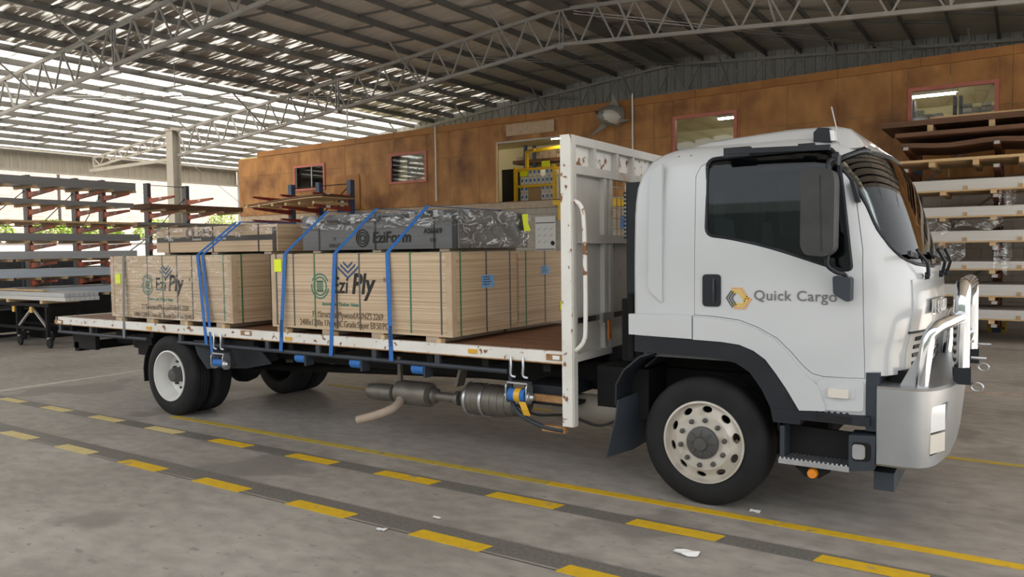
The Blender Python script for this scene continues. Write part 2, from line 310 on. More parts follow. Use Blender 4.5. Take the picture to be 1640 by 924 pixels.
# ================================================================== SETTING
# floor material: concrete with two darker strips along the dashed lines and expansion joints
def floor_material():
    m = bpy.data.materials.new('concrete_floor'); m.use_nodes = True; nt = m.node_tree; N = nt.nodes; L = nt.links; b = N['Principled BSDF']; tc = N.new('ShaderNodeTexCoord')
    def noise(s, d=5, st=(1, 1, 1)):
        mp = N.new('ShaderNodeMapping'); mp.inputs['Scale'].default_value = st; L.new(tc.outputs['Object'], mp.inputs[0])
        n = N.new('ShaderNodeTexNoise'); n.inputs['Scale'].default_value = s; n.inputs['Detail'].default_value = d; L.new(mp.outputs[0], n.inputs[0]); return n.outputs[0]
    def ramp(src, p0, p1, c0, c1):
        r = N.new('ShaderNodeValToRGB'); e = r.color_ramp.elements; e[0].position = p0; e[1].position = p1; e[0].color = (*c0, 1); e[1].color = (*c1, 1); L.new(src, r.inputs[0]); return r.outputs[0]
    def mix(f, a, b_, mode='MIX'):
        x = N.new('ShaderNodeMix'); x.data_type = 'RGBA'; x.blend_type = mode
        if isinstance(f, float): x.inputs[0].default_value = f
        else: L.new(f, x.inputs[0])
        L.new(a, x.inputs[6]) if not isinstance(a, tuple) else setattr(x.inputs[6], 'default_value', (*a, 1))
        L.new(b_, x.inputs[7]) if not isinstance(b_, tuple) else setattr(x.inputs[7], 'default_value', (*b_, 1))
        return x.outputs[2]
    base = ramp(noise(.55), .32, .68, (.285, .258, .226), (.425, .392, .352))
    fine = ramp(noise(5, 9, (1, 1.6, 1)), .35, .65, (.82, .82, .82), (1.08, 1.08, 1.08)); col = mix(1.0, base, fine, 'MULTIPLY')
    spots = ramp(noise(8, 3, (1, 2.2, 1)), .635, .68, (0, 0, 0), (1, 1, 1)); col = mix(spots, col, (.26, .24, .22))
    blot = ramp(noise(.75, 5), .57, .63, (0, 0, 0), (.75, .75, .75)); col = mix(blot, col, (.20, .185, .165))
    sep = N.new('ShaderNodeSeparateXYZ'); L.new(tc.outputs['Object'], sep.inputs[0])
    def band(yc, hw, soft):
        s1 = N.new('ShaderNodeMath'); s1.operation = 'SUBTRACT'; L.new(sep.outputs[1], s1.inputs[0]); s1.inputs[1].default_value = yc
        a = N.new('ShaderNodeMath'); a.operation = 'ABSOLUTE'; L.new(s1.outputs[0], a.inputs[0])
        mr = N.new('ShaderNodeMapRange'); mr.inputs[1].default_value = hw + soft; mr.inputs[2].default_value = hw - soft; L.new(a.outputs[0], mr.inputs[0]); return mr.outputs[0]
    rough_band = ramp(noise(40, 3), .3, .7, (.125, .115, .10), (.20, .187, .168))
    for yc, hw in ((4.06, .11), (4.93, .09)): col = mix(band(yc, hw, .012), col, rough_band)
    col = mix(band(3.925, .007, .003), col, (.05, .045, .04))
    L.new(col, b.inputs['Base Color'])
    rr = N.new('ShaderNodeMapRange'); L.new(noise(2.2, 4), rr.inputs[0]); rr.inputs[3].default_value = .38; rr.inputs[4].default_value = .62; L.new(rr.outputs[0], b.inputs['Roughness'])
    bp = N.new('ShaderNodeBump'); bp.inputs['Strength'].default_value = .12; bp.inputs['Distance'].default_value = .01; L.new(noise(30, 5), bp.inputs['Height']); L.new(bp.outputs[0], b.inputs['Normal'])
    return m
M['floor'] = floor_material()
floor = MB().box(-60, 40, -45, 60, -.3, 0).build('floor', 'floor'); floor['kind'] = 'structure'
floor.data.transform(Matrix.Translation(ORG[floor])); floor.location = (0, 0, 0); ORG[floor] = Vector((0, 0, 0))
tag(floor, 'grey concrete warehouse floor with dark repair strips and stains')
yard = MB().prism([(-60, -45), (40, -45), (40, 60), (9, 60), (9, -1.2), (-60, -1.2)], .001, .012, 'Z').build('floor_added_yard', 'asphalt', label='dark asphalt added outside the shed to cut bounced light'); yard['kind'] = 'structure'  # unseen dark ground, added to keep low bounced light down
sh = thing('reflection_block', (0, -34, 0), 'unseen dark block added across the yard to dim reflections', 'building'); MB().box(-45, 45, -36, -34, 0, 7.5).build('wall', 'shed', sh); MB().prism([(-36, 7.5), (-34, 7.5), (-34.8, 8.2)], -45, 45, 'X').build('roof', 'shed', sh)  # unseen block, added to darken reflections in glass and black parts
def stripe(name, poly, m):
    return MB().prism(poly, .0005, .004, 'Z').build(name, m, floor)
D1 = [((0, 692.5), (48, 703)), ((87, 715), (144, 726)), ((187, 740), (256, 753)), ((310, 769), (390, 785)), ((464, 804), (562, 825)), ((660, 853), (772, 880)), ((895, 911), (1010, 938))]
D2 = [((0, 638), (36, 644)), ((66, 652), (109, 658)), ((143, 667), (194, 674)), ((235, 684.5), (291, 692)), ((340, 704), (403, 713)), ((464, 728), (538, 740)), ((608, 755), (700, 771)), ((788, 789), (897, 809)), ((1012, 832), (1152, 860)), ((1307, 891), (1480, 925))]
for D, yc in ((D1, 3.97), (D2, 4.915)):
    for i, (a, b) in enumerate(D):
        xa = PZ(*a).x; xb = PZ(*b).x; hw = .062
        m = 'yellow_pale' if PZ(*a).x < -7.2 else 'yellow_ln'
        stripe('paint_dash', [(xa, yc - hw), (xb, yc - hw), (xb + .03, yc + hw), (xa + .03, yc + hw)], m)
stripe('paint_line', [(-8.35, 5.345), (-3.2, 5.345), (-3.2, 5.435), (-8.35, 5.435)], 'yellow_old')
stripe('paint_line', [(-3.2, 5.345), (9, 5.345), (9, 5.435), (-3.2, 5.435)], 'yellow_ln')
stripe('paint_line', [(-8.35, 7.84), (9, 7.84), (9, 7.92), (-8.35, 7.92)], 'yellow_old')
stripe('paint_line', [(-12.17, 2.0), (-12.05, 2.0), (-12.05, 7.3), (-12.17, 7.3)], 'white_ln')
stripe('paint_line', [(-8.54, 5.5), (-8.45, 5.5), (-8.45, 7.83), (-8.54, 7.83)], 'white_ln')
stripe('paint_line', [(-6, 11.57), (9, 11.57), (9, 11.64), (-6, 11.64)], 'red_ln')

# ---- roof: ridge along Y at X=-10, pitched along X
XR = -9.95; SL = .0945; SRt = .072
def roof_z(x): return 8.30 - (SL * (XR - x) if x < XR else SRt * (x - XR))
Y0, Y1 = -.5, 25.4
prof = [(-16.2, roof_z(-16.2)), (XR, 8.30), (7.5, roof_z(7.5))]
ceil_rows = []
ceiling = MB().prism(prof + [(x, z + .06) for x, z in prof[::-1]], Y0, Y1, 'Y').build('ceiling', 'foil'); ceiling['kind'] = 'structure'
tag(ceiling, 'crinkled silver foil roof lining over steel purlins')
for nm, xa, xb, mm, lab in (('ceiling_eave', -33.2, -21.2, 'sky_clear', 'bright translucent roof sheets on the eave side of the shed'), ('ceiling_mid', -21.2, -16.2, 'sky_streaky', 'streaky translucent roof sheets between the bright sheets and the foil')):
    o_ = MB().sheet([[(x, y, roof_z(x)) for x in (xa, xb)] for y in (Y0, Y1)]).build(nm, mm, label=lab); o_['kind'] = 'structure'
# purlins: one C section each, running along Y under the lining
x = -32.75; k = 0
while x < 7.3:
    z = roof_z(x) - .003
    mb = MB().box(x - .012, x + .012, Y0, Y1 - .02, z - .17, z).box(x + .012, x + .06, Y0, Y1 - .02, z - .17, z - .155)
    mb.build('purlin', 'purlin', ceiling)
    if -32 < x < 1:
        for yb in (7.0, 9.2, 12.6, 14.6, 16.2, 20.2, 22.4):
            yy = yb + (k % 2) * .55
            MB().bar((x + .01, yy, z - .05), (x + 1.0, yy, roof_z(x + 1.0) - .16), .045, .05).build('bridging_bar', 'purlin', ceiling)
    x += 1.035; k += 1
MB().box(XR - .28, XR + .28, Y0, Y1 - .02, 8.0, 8.02).build('ridge_channel', 'purlin', ceiling)

# ---- trusses along X
def truss(y, xa, xb, label, m='galv', cs=.085):
    t = thing('roof_truss', (xa, y, roof_z(xa) - 1.2), label, 'truss')
    top = lambda x: roof_z(x) - .28; bot = lambda x: roof_z(x) - 1.17
    segs = [(xa, min(XR, xb))] + ([(XR, xb)] if xb > XR else [])
    for a, b in segs:
        MB().bar((a, y, top(a)), (b, y, top(b)), cs, cs).build('top_chord', m, t); MB().bar((a, y, bot(a)), (b, y, bot(b)), cs, cs).build('bottom_chord', m, t)
        n = max(2, round((b - a) / 1.035)); dx = (b - a) / n
        for i in range(n):
            x0 = a + i * dx; x1 = x0 + dx / 2; x2 = x0 + dx
            MB().bar((x0, y, top(x0)), (x1 - .03, y, bot(x1)), .04, .04, (0, 1, 0)).build('web_member', m, t)
            MB().bar((x1 + .03, y, bot(x1)), (x2, y, top(x2)), .04, .04, (0, 1, 0)).build('web_member', m, t)
    for xp in (XR, -18.0):
        if xa < xp < xb:
            for s in (-.05, .05): MB().bar((xp + s, y, bot(xp) - .08), (xp + s, y, top(xp) + .1), .03, .05, (0, 1, 0)).build('splice_post', 'zinc', t)
            MB().box(xp - .09, xp + .09, y - .08, y + .08, bot(xp) - .12, bot(xp) - .04).build('splice_plate', 'zinc', t)
    # fly braces from the bottom chord out to the purlins
    i = 0; xq = xa + 1.6
    while xq < xb - .5:
        MB().bar((xq, y, bot(xq)), (xq - .05, y - 1.25, roof_z(xq) - .16), .04, .04).build('fly_brace', m, t); xq += 3.35; i += 1
    return t
truss(10.45, -26.5, 7.3, 'open web steel roof truss spanning over the plywood load')
truss(17.6, -26.3, 7.3, 'open web steel roof truss landing on the tall steel column')
truss(25.0, -26.3, 7.3, 'open web steel roof truss against the grey gable cladding')
# diagonal cable bracing
for a, b, lab in (((-14.6, 17.6, 7.45), (-8.4, 25.0, 7.75), 'thin twin steel rod brace tied from the splice post towards the ridge'), ((-9.6, 17.6, 7.85), (-2.2, 25.0, 7.3), 'thin twin steel rod brace running down from the ridge splice'), ((-23, 10.5, 6.2), (-13.5, 25, 7.3), 'long thin steel rod brace under the dark purlins')):
    t = thing('rod_brace', a, lab, 'brace')
    for dz in (0, .07): MB().tube([Vector(a) + Vector((0, 0, dz)), Vector(b) + Vector((0, 0, dz))], .012, 6).build('rod', 'zinc', t)
# column and lower awning truss outside the column line
cx, cy = -26.62, 17.6
t = thing('steel_column', (cx, cy, 0), 'tall cream steel column carrying the roof truss near the brick wall', 'column')
MB().box(cx - .2, cx + .2, cy - .17, cy - .145, 0, 6.55).build('flange', 'cream_steel', t); MB().box(cx - .2, cx + .2, cy + .145, cy + .17, 0, 6.55).build('flange', 'cream_steel', t)
MB().box(cx - .012, cx + .012, cy - .145, cy + .145, 0, 6.55).build('web', 'cream_steel', t); MB().box(cx - .26, cx + .26, cy - .2, cy + .2, 6.5, 6.6).build('cap_plate', 'cream_steel', t)
MB().box(cx - .25, cx + .25, cy - .22, cy + .22, 0, .03).build('base_plate', 'cream_steel', t)
t = thing('awning_truss', (-32.2, 17.6, 5.5), 'small cream lattice truss running from the column to the eave', 'truss')
ta, tb = Vector((-32.1, 17.6, 5.93)), Vector((-26.85, 17.6, 6.42)); ba, bb = Vector((-32.1, 17.6, 5.55)), Vector((-26.85, 17.6, 6.05))
MB().bar(ta, tb, .07, .07).build('top_chord', 'cream_steel', t); MB().bar(ba, bb, .07, .07).build('bottom_chord', 'cream_steel', t); MB().bar(ta, ba, .07, .07).build('end_post', 'cream_steel', t)
for i in range(6):
    u, v, w_ = i / 6, (i + .5) / 6, (i + 1) / 6
    MB().bar(ta.lerp(tb, u), ba.lerp(bb, v), .035, .035, (0, 1, 0)).build('web_member', 'cream_steel', t); MB().bar(ba.lerp(bb, v), ta.lerp(tb, w_), .035, .035, (0, 1, 0)).build('web_member', 'cream_steel', t)
MB().bar((-32.4, 17.6, 5.43), (-26.85, 17.6, 5.47), .09, .11).build('awning_tube', 'cream_steel', label='cream steel tube strut below the small lattice truss', cat='strut')
MB().tube([(-26.3, 17.5, 5.7), (-24.6, 19.9, 3.2)], .012, 6).build('stay_wire', 'galv', label='thin stay wire slanting down from the column top', cat='wire')

# ---- ribbed cladding helper
def ribbed(u0, u1, pitch, depth):
    out = []; u = u0
    while u < u1:
        for du, d in ((0, 0), (pitch * .62, 0), (pitch * .72, depth), (pitch * .9, depth)): out.append((min(u + du, u1), d))
        u += pitch
    out.append((u1, 0)); return out
rb = ribbed(-33, 7.4, .30, .045)
rows = [[(x, 25.28 - d, 0) for x, d in rb], [(x, 25.28 - d, roof_z(x) + .02) for x, d in rb]]
wb = MB().sheet(rows)  .box(-33, 7.4, 25.29, 25.4, 0, 6.0).build('wall_back', 'cladding'); wb['kind'] = 'structure'; tag(wb, 'grey ribbed steel gable cladding behind the trusses')
rb = ribbed(-7, 25.2, .30, .05)
wl = MB().sheet([[(-33.0 + d, y, 5.32) for y, d in rb], [(-33.0 + d, y, 6.02) for y, d in rb]]).build('wall_left', 'cladcream'); wl['kind'] = 'structure'; tag(wl, 'cream ribbed eave cladding strip above the open side')
MB().box(-33.08, -32.85, -7, 25.2, 5.24, 5.33).build('eave_rail', 'cream_steel', wl); MB().box(-33.0, -32.7, -7, 25.2, 6.03, 6.1).build('gutter', 'cream_steel', wl)
# eave columns of the open side, outside the view but carrying the awning
# ---- neighbouring brick building outside
def brick_material():
    m = bpy.data.materials.new('pale_brick'); m.use_nodes = True; nt = m.node_tree; N = nt.nodes; L = nt.links; b = N['Principled BSDF']; b.inputs['Roughness'].default_value = .85
    tc = N.new('ShaderNodeTexCoord'); mp = N.new('ShaderNodeMapping'); 
    sp = N.new('ShaderNodeSeparateXYZ'); cb = N.new('ShaderNodeCombineXYZ'); L.new(tc.outputs['Object'], sp.inputs[0]); L.new(sp.outputs[1], cb.inputs[0]); L.new(sp.outputs[2], cb.inputs[1])
    br = N.new('ShaderNodeTexBrick'); br.inputs['Scale'].default_value = 1.0; br.inputs['Brick Width'].default_value = .36; br.inputs['Row Height'].default_value = .13; br.inputs['Mortar Size'].default_value = .014
    br.inputs['Color1'].default_value = (.17, .12, .095, 1); br.inputs['Color2'].default_value = (.215, .165, .135, 1); br.inputs['Mortar'].default_value = (.27, .255, .235, 1); L.new(cb.outputs[0], br.inputs['Vector'])
    L.new(br.outputs['Color'], b.inputs['Base Color']); return m
M['brick'] = brick_material()
bw = thing('brick_building', (-43, 12, 0), 'pale brick neighbouring building in full sun beyond the open side', 'building')
MB().box(-44, -43, -30, 60, 0, 9.5).build('wall', 'brick', bw)
for y in (-6, 2, 10, 17.2, 22.0, 29, 36): MB().box(-43, -42.86, y - .35, y + .35, 0, 9.5).build('pilaster', 'brick', bw)
MB().box(-42.99, -42.9, 26.6, 27.6, 6.6, 6.9).build('wall_lamp', 'cartonwhite', bw)
MB().box(-42.85, -41.8, -30, 45, 0, 2.74).build('retaining_wall', 'retain', label='pale rendered retaining wall under the green shrubs', cat='wall')
MB().box(-41.8, -41.7, -30, 45, 2.62, 2.72).build('guard_rail', 'cartonwhite', label='white rail along the front of the retaining wall', cat='rail')
def shrub(y, hw, h, label, n=900):
    rr = random.Random(int(y * 10)); t = thing('shrub', (-42.5, y, 2.75), label, 'shrub', 'shrubs on the retaining wall')
    mb = MB()
    for i in range(n):
        a = rr.uniform(-1, 1); p = Vector((-42.5 + rr.uniform(-.28, .28), y + a * hw, 2.87 + h * rr.random() ** .8 * (1 - .6 * abs(a) ** 2.5))); d = Vector((rr.uniform(-1, 1), rr.uniform(-1, 1), rr.uniform(-.4, 1))).normalized(); s_ = rr.uniform(.05, .1)
        e = d.orthogonal().normalized() * s_ * .5; vs = [mb.bm.verts.new(q) for q in (p - d * s_, p + e, p + d * s_, p - e)]; mb.bm.faces.new(vs)
    mb.build('foliage', 'leaf', t, kind='stuff')
    for i in range(4): MB().tube([(-42.5, y + rr.uniform(-.3, .3) * hw, 2.785), (-42.5 + rr.uniform(-.2, .2), y + rr.uniform(-.8, .8) * hw, 2.7 + h * .7)], .02, 5).build('stem', 'leafbr', t)
for y, hw, h in ((17.6, 1.5, 1.0), (20.9, 1.2, .95), (23.6, 1.15, .9), (27.0, 1.5, 1.1), (31.5, 1.3, 1.9)):
    shrub(y, hw, h, {17.6: 'broad bright green shrub on the wall at the far end of the hedge', 20.9: 'bright green shrub behind the long rack bundles', 23.6: 'low bright green shrub showing between two rack uprights', 27.0: 'bright green shrub showing just before the steel column', 31.5: 'tallest bright green shrub showing between column and plywood room'}[y])

# ================================================================== MEZZANINE ROOM
YM = 20.5
def mz_top(x): return 5.92 + .0133 * (x + 24.95)
def rect(px0, py0, px1, py1):
    a = PY(px0, py0, YM); b = PY(px1, py1, YM); return [a.x, b.x, min(a.z, b.z), max(a.z, b.z)]
OPEN = {}
a = PY(471, 266, YM); b = PY(522, 303, YM); OPEN['window_1'] = (a.x, b.x, b.z, a.z)
a = PY(624, 247, YM); b = PY(685, 291, YM); OPEN['window_2'] = (a.x, b.x, b.z, a.z)
a = PY(1078, 187, YM); OPEN['window_3'] = (a.x, PY(1181, 178, YM).x, 4.35, a.z)
a = PY(1455, 141, YM); b = PY(1600, 188, YM); OPEN['window_4'] = (a.x, b.x, b.z, a.z - .02)
a = PY(797, 229, YM); OPEN['door_1'] = (a.x, a.x + 2.5, 3.42, a.z)
mw = MB().box(-26.6, 6.0, YM + .06, YM + .09, 3.25, 3.44).build('wall_mezzanine', 'darkwood'); mw['kind'] = 'structure'; tag(mw, 'stained orange-brown plywood wall of the upper storey room')
edges = sorted(set([-26.66 + 1.2 * i for i in range(28)] + [v for o in OPEN.values() for v in o[:2]]))
edges = [e for e in edges if e < 6]
def panel(x0, x1, z0, z1f):
    if x1 - x0 < .02: return
    g = .004; dy = R_.uniform(0, .006)
    z0_, z1a, z1b = z0, (z1f if isinstance(z1f, float) else z1f(x0)), (z1f if isinstance(z1f, float) else z1f(x1))
    if z1a - z0 < .05: return
    me = MB().prism([(x0 + g, z0_ + g), (x1 - g, z0_ + g), (x1 - g, z1b - g), (x0 + g, z1a - g)], YM - dy, YM + .018, 'Y')
    o = me.build('plywood_panel', 'wallply', mw)
for x0, x1 in zip(edges, edges[1:]):
    xm = (x0 + x1) / 2; top = (lambda x: mz_top(x) - .2) if x0 > -25.6 else (lambda x: 5.70)
    hit = [o for o in OPEN.values() if o[0] < xm < o[1]]
    if hit:
        o = hit[0]; panel(x0, x1, 3.42, float(o[2])); panel(x0, x1, float(o[3]), top)
    else:
        panel(x0, x1, 3.42, 4.98); panel(x0, x1, 4.98, top)
x = -25.46
while x < 5:
    x2 = x + 1.8; MB().prism([(x + .004, mz_top(x) - .2), (x2 - .004, mz_top(x2) - .2), (x2 - .004, mz_top(x2)), (x + .004, mz_top(x))], YM - .03, YM + .02, 'Y').build('fascia_board', 'fascia', mw); x = x2
# back face of the plywood, room floor, ceiling, inner walls
for o0, o1 in ((-26.6, OPEN['window_1'][0]), (OPEN['window_1'][1], OPEN['window_2'][0]), (OPEN['window_2'][1], OPEN['door_1'][0]), (OPEN['door_1'][1], OPEN['window_3'][0]), (OPEN['window_3'][1], OPEN['window_4'][0]), (OPEN['window_4'][1], 6.0)):
    MB().box(o0, o1, YM + .03, YM + .05, 3.42, 5.68).build('lining', 'creamwall', mw)
MB().box(-26.6, -26.55, YM, 25.2, 3.42, 5.70).build('end_wall', 'wallply', mw)
rf = MB().box(-26.6, 6, YM + .02, 25.2, 3.2, 3.41).build('floor_mezzanine', 'bearer'); rf['kind'] = 'structure'; tag(rf, 'timber floor of the upper storey room')
rc = MB().box(-26.6, 6, YM + .05, 25.2, 5.70, 5.76).build('ceiling_mezzanine', 'creamwall'); rc['kind'] = 'structure'; tag(rc, 'cream ceiling of the upper storey room')
ri = MB().box(-26.5, 6, 24.6, 24.7, 3.41, 5.7).build('wall_room_back', 'creamwall'); ri['kind'] = 'structure'; tag(ri, 'cream inner wall of the upper storey room')
# windows
def window(name, lab, slider=False):
    x0, x1, z0, z1 = OPEN[name]; t = thing(name, ((x0 + x1) / 2, YM, z0), lab, 'window'); del t['category']; t['kind'] = 'structure'; fw = .085
    for bx in ((x0, x1, z1 - fw, z1), (x0, x1, z0, z0 + fw), (x0, x0 + fw, z0 + fw, z1 - fw), (x1 - fw, x1, z0 + fw, z1 - fw)):
        MB().box(bx[0], bx[1], YM - .045, YM + .05, bx[2], bx[3]).build('window_frame', 'pinkframe', t)
    MB().box(x0 + fw, x1 - fw, YM + .015, YM + .021, z0 + fw, z1 - fw).build('pane', 'glass_room', t)
    if slider:
        xm = x0 + fw + (x1 - x0) * .5; MB().box(xm, xm + .04, YM - .005, YM + .03, z0 + fw, z1 - fw).build('mullion', 'alu', t)
        MB().box(x0 + fw, x0 + fw + .04, YM - .005, YM + .03, z0 + fw, z1 - fw).build('mullion', 'alu', t)
window('window_1', 'pink framed sliding office window above the rack with red arms', True)
window('window_2', 'pink framed window between conduit and sliding window in the plywood wall')
window('window_3', 'pink framed window just above the cab roof')
window('window_4', 'wide pink framed window above the rack of white bundles')
x0, x1, z0, z1 = OPEN['door_1']
t = thing('door_1', ((x0 + x1) / 2, YM, z0), 'open loading hatch in the plywood wall', 'door'); del t['category']; t['kind'] = 'structure'
MB().box(x0 - .03, x1, YM - .03, YM + .05, z1 - .03, z1 + .02).build('head_frame', 'cream_steel', t); MB().box(x0 - .05, x0, YM - .03, YM + .05, z0, z1).build('jamb', 'pine', t); MB().box(x1, x1 + .05, YM - .03, YM + .05, z0, z1).build('jamb', 'pine', t)
a = PY(812, 199, YM); b = PY(889, 203, YM)
MB().box(a.x, b.x, YM - .05, YM - .032, a.z - .38, a.z - .02).build('vent_board', 'corner', label='pale blank board fixed above the loading hatch', cat='board')
# room lamps; those away from the wide window added to brighten the room
for i, (lx, ly, lab) in enumerate(((-2.05, 22.0, 'fluorescent tube light behind the wide window'), (-6.8, 22.2, 'added fluorescent tube light behind the window above the cab'), (-12.6, 22.6, 'added fluorescent tube light inside the loading hatch'), (-17.6, 22.2, 'added fluorescent tube light behind the plain square window'), (-22.4, 22.2, 'added fluorescent tube light behind the sliding window'))):
    t = thing('tube_light', (lx, ly, 5.55), lab, 'lamp'); MB().box(lx - .65, lx + .65, ly - .06, ly + .06, 5.62, 5.70).build('housing', 'cartonwhite', t); MB().tube([(lx - .6, ly, 5.59), (lx + .6, ly, 5.59)], .025, 8).build('tube', 'tube', t)
# shelving with cartons behind the windows
def shelves(xa, xb, y, levels, lab, what):
    t = thing('shelf_unit', ((xa + xb) / 2, y, 3.41), lab, 'shelf')
    for xx in (xa, xb): MB().box(xx - .03, xx + .03, y - .03, y + .4, 3.41, 5.4).build('upright', 'blueup', t)
    for z in levels: MB().box(xa, xb, y - .02, y + .4, z - .06, z).build('shelf_board', 'orangearm', t)
    rr = random.Random(int(xa * 7))
    for li, z in enumerate(levels):
        xx = xa + .06
        while xx < xb - .25:
            wd = rr.uniform(.17, .24); rows_ = rr.choice((2, 3, 3))
            for r_ in range(rows_):
                cm = rr.choice(('cartongrey', 'cartonwhite', 'cartongrey')); lab_ = 'small %s carton on the %s shelf %s' % (cm[6:], ('lowest', 'second', 'third')[li], what); MB().box(xx, xx + wd - .015, y, y + .3, z + r_ * .105 + .001, z + r_ * .105 + .095).build('carton', cm, label=lab_, cat='box', group='%s cartons, %s shelf %s' % (cm[6:], ('lowest', 'second', 'third')[li], what))
            xx += wd
shelves(-22.55, -21.65, 21.3, (4.35, 4.82), 'shelf of cartons behind the sliding window', 'behind the sliding window')
shelves(-18.6, -16.6, 21.6, (4.2, 4.62, 5.02), 'shelf of cartons behind the plain square window', 'behind the plain square window')
shelves(-6.62, -6.05, 21.2, (4.3, 4.7, 5.08), 'narrow shelf of cartons behind the window above the cab', 'behind the window above the cab')
shelves(-2.3, -1.42, 21.3, (4.3, 4.84), 'shelf of cartons behind the wide window beside the blue post', 'behind the wide window beside the blue post')
shelves(-1.3, -.3, 21.3, (4.4, 4.9), 'shelf of cartons at the far end behind the wide window', 'at the far end behind the wide window')
# inside the hatch: yellow lift cage, boxes, dark cabinet, pallet rack
def PB(px, py, y=22.0): return PY(px, py, y)
t = thing('goods_cage', (-13.2, 22, 3.41), 'yellow steel goods cage holding white boxes inside the hatch', 'cage')
A = PB(826, 268); B = PB(888, 262); zb = 3.5
for p in ((A.x, 22), (B.x, 22), (A.x, 22.9), (B.x, 22.9)): MB().box(p[0] - .05, p[0] + .05, p[1] - .05, p[1] + .05, 3.41, A.z).build('post', 'yellowpaint', t)
for zz in (A.z - .1, 4.02, 3.5): MB().box(A.x, B.x, 21.96, 22.04, zz - .04, zz + .04).build('rail', 'yellowpaint', t)
for xx in (A.x, B.x): MB().box(xx - .04, xx + .04, 22, 22.9, A.z - .14, A.z - .06).build('rail', 'yellowpaint', t)
H = PB(844, 243, 22.9); MB().box(H.x - .05, H.x + .05, 22.85, 22.95, A.z - .1, H.z).build('mast', 'yellowpaint', t); MB().bar((H.x, 22.9, H.z), (B.x + .6, 22.9, H.z + .1), .08, .1).build('jib', 'yellowpaint', t); MB().bar((H.x, 22.9, H.z), (H.x + .75, 22.2, H.z - .05), .06, .08).build('jib', 'yellowpaint', t)
MB().box(A.x, B.x, 22, 22.9, 3.42, 3.46).build('deck', 'pine', t)
n = 0; wd = (B.x - A.x - .2) / 8
for r_ in range(4):
    for c_ in range(8):
        if r_ < 2 and c_ in (2, 3, 4): continue
        if r_ == 3 and c_ in (0, 1, 5): continue
        xx = A.x + .1 + c_ * wd; zz = 3.545 + r_ * .27
        o = MB().box(xx + .01, xx + wd - .01, 22.12, 22.5, zz, zz + .255).build('white_box', 'cartonwhite', label='white box with a blue mark in the %s row of the yellow cage' % ('bottom', 'second', 'third', 'top')[r_], cat='box', group='white boxes, %s row of the yellow cage' % ('bottom', 'second', 'third', 'top')[r_])
        MB().box(xx + wd * .3, xx + wd * .7, 22.115, 22.122, zz + .08, zz + .18).build('blue_mark', 'bluecube', o)
MB().box(A.x + .1 + 2 * wd, A.x + .1 + 5 * wd, 22.1, 22.5, 3.545, 4.06).build('brown_box', 'carton', label='large brown carton between the white boxes in the cage', cat='box')
for c_ in (0, 5.3):
    xx = A.x + .1 + c_ * wd; zz = 3.545 + 3 * .27 + (.26 if c_ else 0)
    MB().box(xx, xx + .3, 22.1, 22.13, zz, zz + .2).build('yellow_note', 'yellowtag', label='fluoro yellow note at the %s of the caged boxes' % ('low end' if c_ == 0 else 'top row'), cat='note')
a = PB(804, 272, 22.3); b = PB(823, 325, 22.3)
cb_ = thing('cabinet', (a.x, 22.3, 3.41), 'tall black cabinet beside the yellow cage', 'cabinet'); MB().box(a.x, b.x, 22.3, 22.9, 3.41, a.z).build('body', 'darkpanel', cb_); MB().box(a.x + .03, b.x - .03, 22.28, 22.3, 3.5, a.z - .05).build('door', 'darkpanel', cb_)
t = thing('pallet_rack', (-12.5, 24, 3.41), 'pallet rack with brown shelf boards at the back of the hatch room', 'rack')
zs = PB(815, 258, 24).z
for px in (842, 856): MB().box(PB(px, 250, 24).x - .05, PB(px, 250, 24).x + .05, 23.95, 24.05, 3.41, PB(px, 233, 24).z).build('upright', 'blueup', t)
MB().box(-15.6, -9.5, 23.9, 24.5, zs - .14, zs - .02).build('shelf_board', 'darkwood', t); MB().box(-13.2, -9.5, 23.7, 24.4, zs + .55, zs + .75).build('shelf_board', 'darkwood', t)
for i in range(9):
    MB().box(-15.5 + i * .28, -15.26 + i * .28, 24.0, 24.3, zs - .02, zs + .12 + .09 * ((i * 7) % 3)).build('stock_box', 'plytop', label='small pale carton on the pallet rack shelf in the hatch room', cat='box', group='cartons on the hatch room rack')
# shark trophy, conduits, stencil board
t = thing('shark_trophy', (-9.76, YM, 5.3), 'grey mounted shark head with fins on the plywood wall', 'shark trophy')
prof_ = [(.005, -1.0), (.10, -.93), (.19, -.75), (.25, -.5), (.28, -.2), (.28, .0)]
mb = MB(); c_ = Vector((-9.78, YM, 5.72)); rings = []
for r_, a_ in prof_:
    ring = []
    for k in range(20):
        th = 2 * math.pi * k / 20; ring.append(mb.bm.verts.new((c_.x + r_ * .85 * math.cos(th) + a_ * .15, YM - .035 + a_ * .9, c_.z + r_ * 1.1 * math.sin(th) + a_ * .12)))
    rings.append(ring)
for a_, b_ in zip(rings, rings[1:]):
    for k in range(20): mb.bm.faces.new((a_[k], a_[(k + 1) % 20], b_[(k + 1) % 20], b_[k]))
mb.bm.faces.new(rings[0]); mb.bm.faces.new(rings[-1][::-1])
mb.build('head', 'sharkgrey', t, smooth=50)
MB().lathe([(.01, -.80), (.13, -.72), (.2, -.5), (.23, -.2), (.23, 0)], (c_.x - .03, YM - .05, c_.z - .09), 'Y', 18).build('belly', 'sharkwhite', t, smooth=50)
MB().prism([(-.05, .2), (.25, .2), (.12, .52)], -.02, .02, 'Y').mesh()
mb = MB().prism([(c_.x - .12, c_.z + .22), (c_.x + .2, c_.z + .2), (c_.x + .02, c_.z + .55)], YM - .3, YM - .25, 'Y'); mb.build('dorsal_fin', 'sharkgrey', t)
MB().prism([(c_.x - .2, c_.z - .12), (c_.x - .15, c_.z - .3), (c_.x - .78, c_.z - .62)], YM - .3, YM - .26, 'Y').build('pectoral_fin', 'sharkgrey', t)
